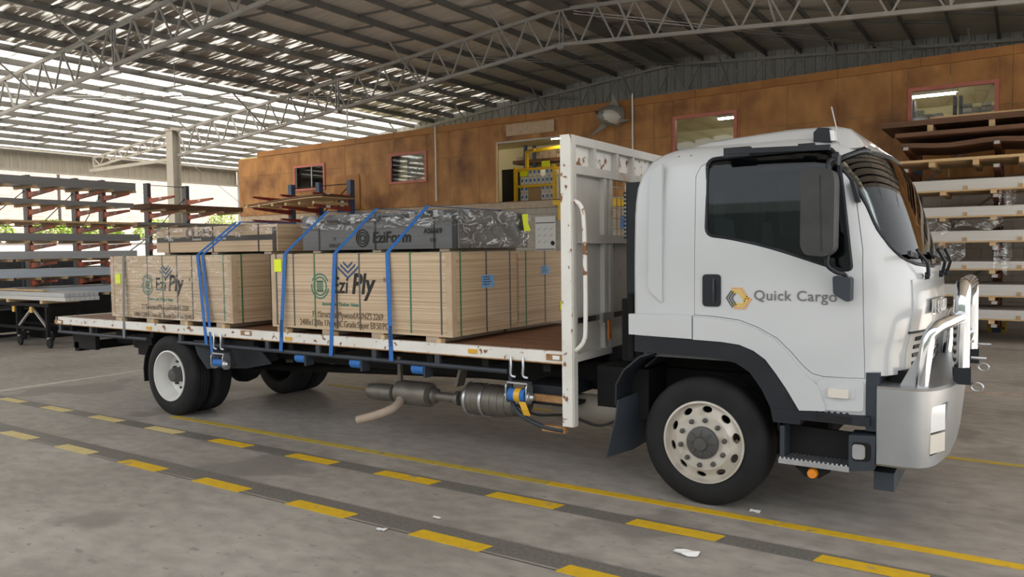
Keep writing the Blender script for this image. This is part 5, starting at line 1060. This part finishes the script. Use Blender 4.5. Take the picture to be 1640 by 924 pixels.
MB().tube(bez([(-5.22, ye - .02, .47), (-5.12, ye - .12, .43), (-5.10, ye - .26, .38), (-5.20, ye - .38, .33), (-5.36, ye - .48, .28)], 6), .042, 12).build('tail_pipe', 'beigepipe', truck, smooth=60)
MB().lathe([(.02, -.34), (.11, -.33), (.125, -.29), (.125, .29), (.11, .33), (.02, .34)], (-3.0, 5.78, .56), 'X', 24).build('air_tank', 'tank', truck, smooth=40)
MB().lathe([(.126, -.01), (.13, -.01), (.13, .01), (.126, .01)], (-3.2, 5.78, .56), 'X', 24).build('tank_strap', 'band', truck)
MB().tube(bez([(-3.62, 5.55, .58), (-3.45, 5.6, .50), (-3.15, 5.62, .52), (-2.85, 5.62, .47), (-2.6, 5.65, .6)], 6), .012, 6).build('air_hose', 'rope', truck)
MB().box(-3.50, -3.08, YS + .08, YS + .5, .70, .78).build('battery', 'blackpl', truck); MB().box(-3.52, -3.08, YS + .02, YS + .06, .655, .71).build('battery_tray', 'rust', truck); MB().box(-3.56, -3.02, YS + .02, YS + .5, .63, .655).build('tray_base', 'under', truck)
MB().tube(bez([(-3.58, YS + .0, .98), (-3.58, YS + .0, .70), (-3.52, YS + .0, .55), (-3.30, YS + .0, .46), (-3.08, YS, .44)], 5), .02, 8).build('support_tube', 'slate', truck, smooth=60); MB().box(-3.28, -3.06, YS - .01, YS + .04, .42, .47).build('foot_rail', 'rust', truck)
# ---- tray
YT0, YT1 = 5.385, 2 * YC - 5.385; XT0, XT1 = -10.90, -3.06
for k in range(8):
    y0_ = YT0 + .05 + (YT1 - YT0 - .1) * k / 8; MB().box(XT0 + .03, XT1, y0_ + .002, y0_ + (YT1 - YT0 - .1) / 8 - .002, 1.05, 1.078).build('deck_board', 'deck', truck)
rail = MB().box(XT0, XT1, YT0, YT0 + .05, .985, 1.085).bevel(.006).build('coaming_rail', 'rustwhite', truck); MB().box(XT0, XT1, YT1 - .05, YT1, .985, 1.085).build('coaming_rail', 'rustwhite', truck); MB().box(XT0 - .02, XT0 + .03, YT0, YT1, .985, 1.085).build('tail_rail', 'rustwhite', truck)
MB().box(XT0, XT1, YT0 - .002, YT0 + .004, .983, .993).build('rail_rust_lip', 'rust', rail)
for px, py, m_ in ((240, 525, 'amberdull'), (463, 542, 'amberdull'), (758, 562, 'amberdull')):
    p = PY(px, py, YT0); MB().box(p.x - .045, p.x + .045, YT0 - .014, YT0, p.z - .018, p.z + .018).bevel(.004).build('side_marker', m_, rail)
for px, py, w_ in ((95, 515, .10), (395, 533, .085), (888, 572, .07)):
    p = PY(px, py, YT0); h_ = MB().box(p.x - w_, p.x + w_, YT0 - .01, YT0, p.z - .025, p.z + .025).build('lamp_housing', 'rust', rail); MB().box(p.x - w_ * .1, p.x + w_ * .8, YT0 - .016, YT0 - .009, p.z - .016, p.z + .016).build('lamp_lens', 'lens', h_)
for xa, xb in ((XT0 + .02, -8.82), (-8.2, -3.6)):
    MB().tube([(xa, YT0 + .02, .885), (xb, YT0 + .02, .885)], .022, 10).build('rope_rail', 'slate', truck, smooth=60); x = xa + .05
    while x < xb: MB().box(x - .028, x + .028, YT0 + .005, YT0 + .035, .885, .985).build('rail_stub', 'slate', truck); x += .76
# winches hung on the rope rail
def winch(x, strap_m, big):
    wq = thing('strap_winch', (x, YT0, .6), None, None); wq.parent = truck; wq.location = Vector((x, YT0, .6)) - ORG[truck]
    for s_ in (-.06, .06):
        MB().tube(bez([(x + s_, YT0 - .02, 1.02), (x + s_ + .012, YT0 - .03, .95), (x + s_ + .01, YT0 - .03, .87), (x + s_ + .05, YT0 - .02, .855)], 4), .012, 6).build('hook', 'zinc', wq)
    for s_ in (-.10, .10): MB().prism(rpoly([(YT0 - .04, .80), (YT0 + .06, .80), (YT0 + .06, .63), (YT0 - .04, .63)], .045), x + s_ - .006, x + s_ + .006, 'X').build('side_plate', 'zinc', wq)
    MB().box(x - .10, x + .10, YT0 - .02, YT0 + .06, .795, .81).build('bridge_plate', 'zinc', wq)
    MB().tube([(x - .13, YT0, .69), (x + .15, YT0, .69)], .02, 10).build('spindle', 'zinc', wq, smooth=60)
    MB().lathe([(.02, -.08), (.055 if big else .04, -.08), (.055 if big else .04, .08), (.02, .08)], (x, YT0, .70), 'X', 20).build('strap_roll', strap_m, wq, smooth=40)
    if big:
        MB().lathe([(.056, -.025), (.060, -.025), (.060, .03), (.056, .03)], (x + .01, YT0, .70), 'X', 20).build('yellow_strap', 'amberdull', wq, smooth=40); MB().sheet([[(x + .04 + u, YT0 - .055, .66), (x + .07 + u, YT0 - .06, .60), (x + .085 + u, YT0 - .05, .55)] for u in (0, .065)], .004).build('strap_tail', 'amberdull', wq)
    MB().lathe([(.001, 0), (.048, 0), (.05, .012), (.03, .02), (.02, .045), (.001, .05)], (x + .11, YT0 - .0, .69), 'X', 18).build('ratchet_cap', 'zinc', wq, smooth=40)
    return wq
winch(PY(352, 570, YT0).x, 'strapblue', False); winch(PY(830, 600, YT0).x, 'strapblue', True)
for px in (465, 552, 650):
    x = PY(px, 580, YT0).x + .12; wq = MB().lathe([(.02, -.07), (.05, -.07), (.05, .07), (.02, .07)], (x, YT0 + .06, .83), 'X', 16).build('under_winch', 'strapblue', truck, smooth=40); MB().box(x + .08, x + .10, YT0 + .01, YT0 + .12, .76, .9).build('winch_plate', 'slate', wq)
# ---- headboard
XH0, XH1 = -3.06, -2.97
hb = MB().box(XH0, XH1, YT0 - .015, YT0 + .065, .49, 2.80).bevel(.008).build('headboard_post', 'rustwhite', truck); MB().box(XH0, XH1, YT1 - .065, YT1 + .015, .9, 2.80).build('headboard_post', 'rustwhite', truck)
MB().box(XH1, XH1 + .012, YT0 + .0, YT0 + .06, .49, 2.79).build('post_face', 'oldwhite', hb)
for ya, yb, za, zb_, m_ in ((YT0 + .066, YT1 - .066, 1.0, 1.98, 'oldwhite'), (YT0 + .066, YC - .35, 1.98, 2.55, 'oldwhite'), (YC + .55, YT1 - .066, 1.98, 2.55, 'oldwhite'), (YT0 + .066, YT1 - .066, 2.55, 2.78, 'rustwhite')):
    MB().box(XH0 + .02, XH0 + .035, ya, yb, za, zb_).build('headboard_sheet', m_, truck)
for z0_, z1_ in ((2.73, 2.80), (2.50, 2.57), (1.95, 2.02), (1.0, 1.06)): MB().box(XH0 + .036, XH1, YT0 + .066, YT1 - .066, z0_, z1_).build('headboard_rail', 'oldwhite', truck)
for yy in (YT0 + .62, YC - .36, YC + .55): MB().box(XH0 + .036, XH1 - .01, yy - .03, yy + .03, 1.06, 2.5).build('headboard_stile', 'oldwhite', truck)
for yy in (YT0 + .42, YT0 + .85, YC + .1, YC + .6): MB().box(XH0 + .036, XH1 - .005, yy - .02, yy + .02, 2.57, 2.73).build('headboard_stile', 'oldwhite', truck)
for k in range(10): yy = YC - .30 + k * .09; MB().tube([(XH0 + .06, yy, 2.02), (XH0 + .06, yy, 2.5)], .005, 5).build('mesh_wire', 'rust' if k < 3 else 'oldwhite', truck)
for k in range(5): MB().tube([(XH0 + .06, YC - .33, 2.08 + k * .09), (XH0 + .06, YC + .54, 2.08 + k * .09)], .005, 5).build('mesh_wire', 'oldwhite', truck)
MB().tube(bez([(XH1 + .01, YT0 + .03, 2.28), (XH1 + .06, YT0 + .03, 2.25), (XH1 + .09, YT0 + .03, 2.15), (XH1 + .10, YT0 + .03, 1.8), (XH1 + .10, YT0 + .03, 1.3), (XH1 + .08, YT0 + .03, 1.17), (XH1 + .01, YT0 + .03, 1.10)], 6), .018, 10).build('grab_handle', 'rustwhite', truck, smooth=60)
for z_ in (1.06, 1.5): MB().box(XH0 - .002, XH0 + .0, YT0, YT0 + .05, z_, z_ + .02).build('rust_spot', 'rust', hb)
# strap across the front of the headboard with ratchet
MB().bar((XH1 + .02, YT0 + .06, 1.335), (XH1 + .03, YC + .5, 1.335), .008, .045).build('lashing', 'tape', truck); rt = MB().box(XH1 + .02, XH1 + .06, YT0 + .42, YT0 + .62, 1.29, 1.37).build('ratchet', 'zinc', truck); MB().box(XH1 + .06, XH1 + .07, YT0 + .5, YT0 + .56, 1.14, 1.3).build('strap_tail', 'orangestrap', rt)
# air intake behind the cab
ai = MB().box(-2.62, -2.49, YS + .22, YS + .6, 1.5, 2.42).bevel(.03).build('air_intake', 'blackpl', truck, smooth=40)
for k in range(12): MB().box(-2.64, -2.61, YS + .215, YS + .5, 1.98 + k * .032, 1.995 + k * .032).build('intake_slat', 'blackpl', ai)
MB().box(-2.7, -2.49, YS + .3, YS + .75, 1.0, 1.5).build('intake_duct', 'under', truck); MB().tube([(-2.56, YS + .18, 1.55), (-2.56, YS + .18, 1.05)], .03, 8).build('cab_stay', 'under', truck)

# ================================================================== LOAD
def stencil(parent, x, y, z, s, tagline=True):
    """printed plywood mark: ring emblem, leaf chevrons, name; faces -Y; s = scale"""
    D = y - .002
    for r0, r1 in ((.155, .137), (.118, .100)):
        for a0, a1 in ((25, 155), (170, 350)) if r0 > .13 else ((0, 360),):
            n = 26; pts = [(r0, a0 + (a1 - a0) * k / n) for k in range(n + 1)] + [(r1, a1 - (a1 - a0) * k / n) for k in range(n + 1)]
            MB().prism([(x + s * r * .98 * math.cos(math.radians(a_)), z + s * r * math.sin(math.radians(a_))) for r, a_ in pts], D - .0008, D + .0008, 'Y').build('printed_ring', 'inkgreen', parent)
    for k in range(4):
        MB().box(x + s * (-.052 + k * .028), x + s * (-.036 + k * .028), D - .0008, D + .0008, z - .06 * s, z + .06 * s).build('printed_bar', 'inkgreen', parent)
    for dz in (-.066, .052): MB().box(x - .055 * s, x + .055 * s, D - .0008, D + .0008, z + dz * s, z + (dz + .014) * s).build('printed_bar', 'inkgreen', parent)
    cx = x + .47 * s; cz = z + .15 * s
    for j in range(3):
        w_ = (.075 + .045 * j) * s; zz = cz + (.085 - .05 * j) * s; h_ = w_ * .75; t_ = .03 * s
        MB().prism([(cx - w_, zz + h_ * .62), (cx, zz - h_ * .38), (cx + w_, zz + h_ * .62), (cx + w_, zz + h_ * .62 + t_), (cx, zz - h_ * .38 + t_), (cx - w_, zz + h_ * .62 + t_)], D - .0008, D + .0008, 'Y').build('printed_chevron', 'inkblue', parent)
    text_on('printed_name', 'Ezi', 'inkblack', parent, (x + .19 * s, D, z - .075 * s), .27 * s, shear=.12, bold=.004 * s, depth=.0008, sx=.9)
    text_on('printed_name', 'Ply', 'inkblack', parent, (x + .52 * s, D, z - .075 * s), .33 * s, shear=.2, bold=.009 * s, depth=.0008, sx=.9)
    text_on('printed_name', '®', 'inkbrown', parent, (x + 1.02 * s, D, z + .06 * s), .07 * s, depth=.0008)
    if tagline: text_on('printed_tagline', 'Innovative Timber Ideas', 'inkgreen', parent, (x + .03 * s, D, z - .23 * s), .062 * s, depth=.0008, bold=.001)
def pack(x0, x1, y0, y1, label, bands, zb=1.15, zt=1.885, near=True, corner=True, ends=True):
    t = thing('plywood_pack', ((x0 + x1) / 2, (y0 + y1) / 2, 1.078), label, 'plywood pack')
    MB().box(x0, x1, y0, y1, zb, zt).build('sheets', 'ply', t); MB().box(x0 + .005, x1 - .005, y0 + .005, y1 - .005, zt, zt + .006).build('top_sheet', 'plytop', t)
    MB().box(x0 - .004, x1 + .004, y0 - .004, y1 + .004, zb - .014, zb + .004).build('base_sheet', 'plytop', t)
    for k in range(4):
        x = x0 + .18 + (x1 - x0 - .36) * k / 3; b = MB().box(x - .13, x + .02, y0 + .01, y1 - .01, 1.08, 1.134).build('bearer', 'bearer', t)
        if ends: MB().box(x + .02, x + .07, y0 - .03, y0 + .04, 1.07, 1.12).bevel(.008).build('bearer_end', 'pine', b)
    for k, f in enumerate(bands):
        x = x0 + (x1 - x0) * f; MB().box(x - .009, x + .009, y0 - .003, y1 + .003, zb - .016, zt + .009).build('steel_band', 'bandgreen' if k % 3 == 2 else 'band', t)
    for k in range(3):
        y = y0 + (y1 - y0) * (.12 + .38 * k); MB().box(x0 - .003, x1 + .004, y - .009, y + .009, zb - .015, zt + .010).build('steel_band', 'bandgreen' if k == 0 else 'band', t)
    if corner:
        for xx, s_ in ((x1, 1), (x0, -1)):
            MB().box(min(xx, xx - s_ * .06), max(xx, xx - s_ * .06), y0 - .006, y0 - .001, zb, zt).build('corner_strip', 'corner', t); MB().box(min(xx + s_ * .001, xx + s_ * .006), max(xx + s_ * .001, xx + s_ * .006), y0 - .006, y0 + .06, zb, zt).build('corner_strip', 'corner', t)
    return t
yn, ym, yf = 5.44, 6.50, 7.52
A = pack(-9.62, -7.24, yn, ym, 'stretch wrapped plywood pack with the printed mark nearest the tail', (.02, .33, .46, .58, .70, .94))
B = pack(-6.58, -4.21, yn, ym, 'plywood pack with the printed mark nearest the headboard', (.03, .14, .27, .40, .53, .80, .95))
A2 = pack(-9.60, -7.26, ym + .03, yf, 'plywood pack at the back of the tail end stack', (.1, .5, .9), ends=False); B2 = pack(-6.55, -4.2, ym + .03, yf, 'plywood pack at the back of the headboard end stack', (.1, .5, .9), corner=False, ends=False)
for pk, x0, wrapx in ((A, -9.62, True), (B, -6.58, False)):
    L_ = 2.37; D = yn - .004
    def q(px, py): v = PY(px, py, yn); return v
    if pk is A:
        e = q(237, 456); stencil(A, e.x, yn, e.z, .80); l1 = q(228, 490); l2 = q(215, 501); s1, s2 = .086, .086; tagp = (190, 446); 
    else:
        e = q(513, 458); stencil(B, e.x, yn, e.z, .83); l1 = q(501, 502); l2 = q(481, 513); s1, s2 = .088, .088; tagp = (446, 425)
    text_on('printed_grade', 'F11 Structural Plywood AS/NZS 2269', 'inkbrown', pk, (l1.x, D, l1.z - .03), s1, depth=.0008, sx=.74, words=True); text_on('printed_grade', '2400x1200x  17 mm BC Grade Super E0   50 PCS', 'inkbrown', pk, (l2.x, D, l2.z - .04), s2, depth=.0008, sx=.76, words=True)
    p = q(*tagp); MB().box(p.x - .055, p.x + .055, yn - .008, yn - .003, p.z - .065, p.z + .065).build('yellow_tag', 'yellowtag', pk)
# blue labels and yellow tag on the pack ends (+X faces)
def xlab(pk, x, px, py, hw, hh, m):
    p = PX(px, py, x); MB().box(x + .004, x + .008, p.y - hw, p.y + hw, p.z - hh, p.z + hh).build('label_sheet', m, pk)
    if m == 'bluetag':
        for k in range(4): MB().box(x + .008, x + .0092, p.y - hw * .8, p.y + hw * (.2 + .15 * (k % 3)), p.z + hh * (.6 - .38 * k), p.z + hh * (.75 - .38 * k)).build('label_print', 'inkblue', pk)
xlab(B, -4.21, 781, 450, .10, .06, 'bluetag'); xlab(B2, -4.2, 873, 432, .08, .045, 'bluetag'); xlab(B2, -4.2, 899, 489, .04, .05, 'yellowtag')
# wrap film round the near face of the tail pack
def film_sheet(parent, x0, x1, z0, z1, y, amp, m, nx=40, nz=14, seed=1):
    rr = random.Random(seed); rows = [[(x0 + (x1 - x0) * i / nx, y - amp * (.5 + .5 * math.sin(i * .9 + j * .7 + math.sin(j * 1.3))), z0 + (z1 - z0) * j / nz) for i in range(nx + 1)] for j in range(nz + 1)]; return MB().sheet(rows).build('stretch_wrap', m, parent)
film_sheet(A, -9.63, -7.25, 1.14, 1.89, yn - .007, .010, 'film2')
# ---- upper packs
def upper(x0, x1, y0, y1, zb, zt, m, label, seed, wrap_x):
    t = thing('plywood_pack', ((x0 + x1) / 2, (y0 + y1) / 2, zb - .03), label, 'plywood pack')
    MB().box(x0, x1, y0, y1, zb, zt).build('sheets', m, t)
    for k in range(3): x = x0 + .2 + (x1 - x0 - .4) * k / 2; MB().box(x - .06, x + .06, y0 + .02, y1 - .02, zb - .03, zb - .001).build('bearer', 'bearer', t)
    for f in (.12, .5, .86): x = x0 + (x1 - x0) * f; MB().box(x - .011, x + .011, y0 - .004, y1 + .004, zb - .004, zt + .006).build('steel_band', 'tape', t)
    rr = random.Random(seed)
    # crumpled film hood: near face, top, +X end
    def hood(u0, u1, face):
        n, k_ = 26, 9
        rows = []
        for j in range(k_ + 1):
            row = []
            for i in range(n + 1):
                u = u0 + (u1 - u0) * i / n; d = .010 + .012 * (1 + math.sin(i * .8 + j * 1.1 + seed + 1.5 * math.sin(i * .37 + j * .5))) * (1 if 0 < j < k_ else .3)
                if face == 'Y': row.append((u, y0 - d, (zt - .44 * (zt - zb) * 1.0) + (.44 * (zt - zb)) * j / k_ + .006 * math.sin(i * 1.3)))
                elif face == 'X': row.append((x1 + d, u, zb + (zt - zb) * j / k_))
                elif face == 'Z': row.append((u, y0 - .01 + (y1 - y0) * j / k_, zt + d * .6))
            rows.append(row)
        MB().sheet(rows).build('plastic_wrap', 'film', t, smooth=80)
    hood(x0 - .02, x1 + .01, 'Y'); hood(x0 - .02, x1 + .02, 'Z')
    if wrap_x: hood(y0 - .02, y1 + .02, 'X')
    return t
GB = upper(-6.78, -4.58, 6.05, 7.30, 1.928, 2.31, 'greypack', 'grey coated plywood pack under crumpled film on the headboard end stack', 3, True)
TB = upper(-9.48, -7.12, 5.98, 6.96, 1.928, 2.24, 'ply', 'thin tan plywood pack under crumpled film on the tail end stack', 5, False)
# printed tape and marks on the upper packs
yG = 6.05 - .006
def gtape(pk, x0, x1, z, y, slope=.0, h=.055):
    MB().prism([(x0, z), (x1, z + slope), (x1, z + slope + h), (x0, z + h)], y - .002, y, 'Y').build('printed_tape', 'tape', pk)
gtape(GB, -6.70, -6.05, 2.20, yG, .0, .05); gtape(GB, -5.95, -4.83, 2.205, yG, .05, .05); gtape(GB, -4.76, -4.62, 2.255, yG, .0, .05)
MB().box(-4.66, -4.60, yG - .003, yG, 1.925, 2.30).build('printed_tape', 'tape', GB)
for x_, s_ in ((-6.62, 'EziForm'), (-5.9, 'EziForm'), (-5.58, 'Smooth'), (-5.2, 'Keep dry')): text_on('tape_text', s_, 'inkwhite', GB, (x_, yG - .003, 2.215 + (.02 if x_ > -6 else 0) + max(0, (x_ + 5.6) * .05)), .04, depth=.0006)
for x_ in (-5.99, -4.86): MB().box(x_ - .03, x_ + .03, yG - .004, yG, 2.21 + (.03 if x_ > -5 else 0), 2.28 + (.03 if x_ > -5 else 0)).build('buckle', 'cartongrey', GB)
# faded stencil on the grey pack
text_on('printed_name', 'EziForm', 'inkblack', GB, (-5.72, yG - .001, 2.0), .16, depth=.0006, bold=.003, shear=.1)
for r0, r1 in ((.095, .083), (.068, .056), (.04, .028)):
    n = 24; pts = [(r0, 360 * k / n) for k in range(n + 1)] + [(r1, 360 - 360 * k / n) for k in range(n + 1)]; MB().prism([(-5.86 + r * math.cos(math.radians(a_)), 2.05 + r * math.sin(math.radians(a_))) for r, a_ in pts], yG - .0016, yG - .0004, 'Y').build('printed_ring', 'inkblack', GB)
text_on('printed_grade', 'AS6669', 'inkblack', GB, (-5.02, yG - .001, 2.08), .075, depth=.0006, bold=.001); text_on('printed_grade', 'F11', 'inkblack', GB, (-4.94, yG - .001, 1.99), .06, depth=.0006); text_on('printed_grade', '17', 'inkblack', GB, (-6.30, yG - .001, 2.03), .05, depth=.0006); text_on('printed_grade', 'SMOOTH', 'inkblack', GB, (-6.36, yG - .001, 1.96), .05, depth=.0006)
p = PX(838, 357, -4.56); MB().sheet([[(-4.535, p.y - .06, p.z + .09), (-4.53, p.y + .05, p.z + .10)], [(-4.53, p.y - .05, p.z), (-4.53, p.y + .05, p.z)], [(-4.52, p.y - .04, p.z - .09), (-4.525, p.y + .10, p.z - .085)]], .003).build('yellow_tag', 'yellowtag', GB)
yT = 5.98 - .006; gtape(TB, -9.45, -7.2, 2.06, yT, .0, .06); MB().box(-7.2, -7.14, yT - .003, yT, 1.93, 2.2).build('printed_tape', 'tape', TB)
for x_, s_ in ((-9.2, 'EziPly'), (-8.7, 'Structural'), (-8.2, 'Keep dry')): text_on('tape_text', s_, 'inkwhite', TB, (x_, yT - .003, 2.075), .045, depth=.0006)
n = 24
for r0, r1 in ((.085, .075), (.06, .05)):
    pts = [(r0, 360 * k / n) for k in range(n + 1)] + [(r1, 360 - 360 * k / n) for k in range(n + 1)]; MB().prism([(-8.75 + r * math.cos(math.radians(a_)), 2.17 + r * .8 * math.sin(math.radians(a_))) for r, a_ in pts], yT - .0016, yT - .0004, 'Y').build('printed_ring', 'inkblue', TB)
text_on('printed_name', 'EziPly', 'inkbrown', TB, (-8.6, yT - .001, 2.13), .12, depth=.0006, bold=.002)
# ---- straps
def strap(pts, w_, m, label, txt=None):
    t = thing('tie_down_strap', pts[-1], label, 'strap'); P = [Vector(p) for p in pts]
    rows = [[p + Vector((s_ * w_ / 2, 0, 0)) for p in P] for s_ in (-1, 1)]
    MB().sheet(rows, .004).build('webbing', m, t)
    if txt:
        a_, b_ = P[-2], P[-1]; me = text_mesh(txt, .045, depth=.0005, bold=.0005); d = (b_ - a_).normalized()
        me.transform(Matrix.Translation(a_.lerp(b_, .86) + Vector((.016, -.006, 0))) @ Matrix.Rotation(math.pi / 2, 4, 'X') @ Matrix.Rotation(math.pi / 2, 4, 'Z')); link('load_text', me, 'inkblack', t)
    return t
def bstrap(pe, pt, pb, yt, zt, m, label, w_=.05, txt=None, back=True):
    xe = PY(*pe, yn).x; xb = PY(*pb, YT0 - .012).x; zb = PY(*pb, YT0 - .012).z; xt = PX(*pt, xe).x
    pts = [(xt, 7.56, 1.2), (xt, 7.545, 1.9), (xt, 7.3, zt + .02), (xt, yt, zt + .018)] if back else [(xt, yt + .3, zt + .012), (xt, yt, zt + .012)]
    pts += [(xe, yn - .014, 1.895), (xb, YT0 - .014, zb)]
    return strap(pts, w_, m, label, txt)
bstrap((458, 408), (540, 342), (450, 562), 6.03, 2.335, 'strapblue', 'blue tie-down strap at the tail side of the printed pack by the yellow tag', txt='LC2500kg')
bstrap((538, 407), (612, 340), (530, 570), 6.03, 2.335, 'strapblue', 'blue tie-down strap crossing the printed pack name', txt=None)
bstrap((622, 405), (692, 333), (627, 578), 6.03, 2.335, 'strapblue', 'blue tie-down strap with load marking beside the headboard end of the print', txt='LC2500kg')
bstrap((318, 410), (375, 362), (331, 552), 5.96, 2.262, 'strapblue', 'blue tie-down strap with loose lower end on the tail pack')
bstrap((326, 410), (398, 360), (341, 574), 5.96, 2.262, 'strapblue', 'blue tie-down strap wound onto the silver winch on the tail pack', .045)
bstrap((200, 412), (250, 380), (199, 541), 5.96, 2.25, 'strapgrey', 'dark grey tie-down strap over the tail end of the wrapped pack', .045)
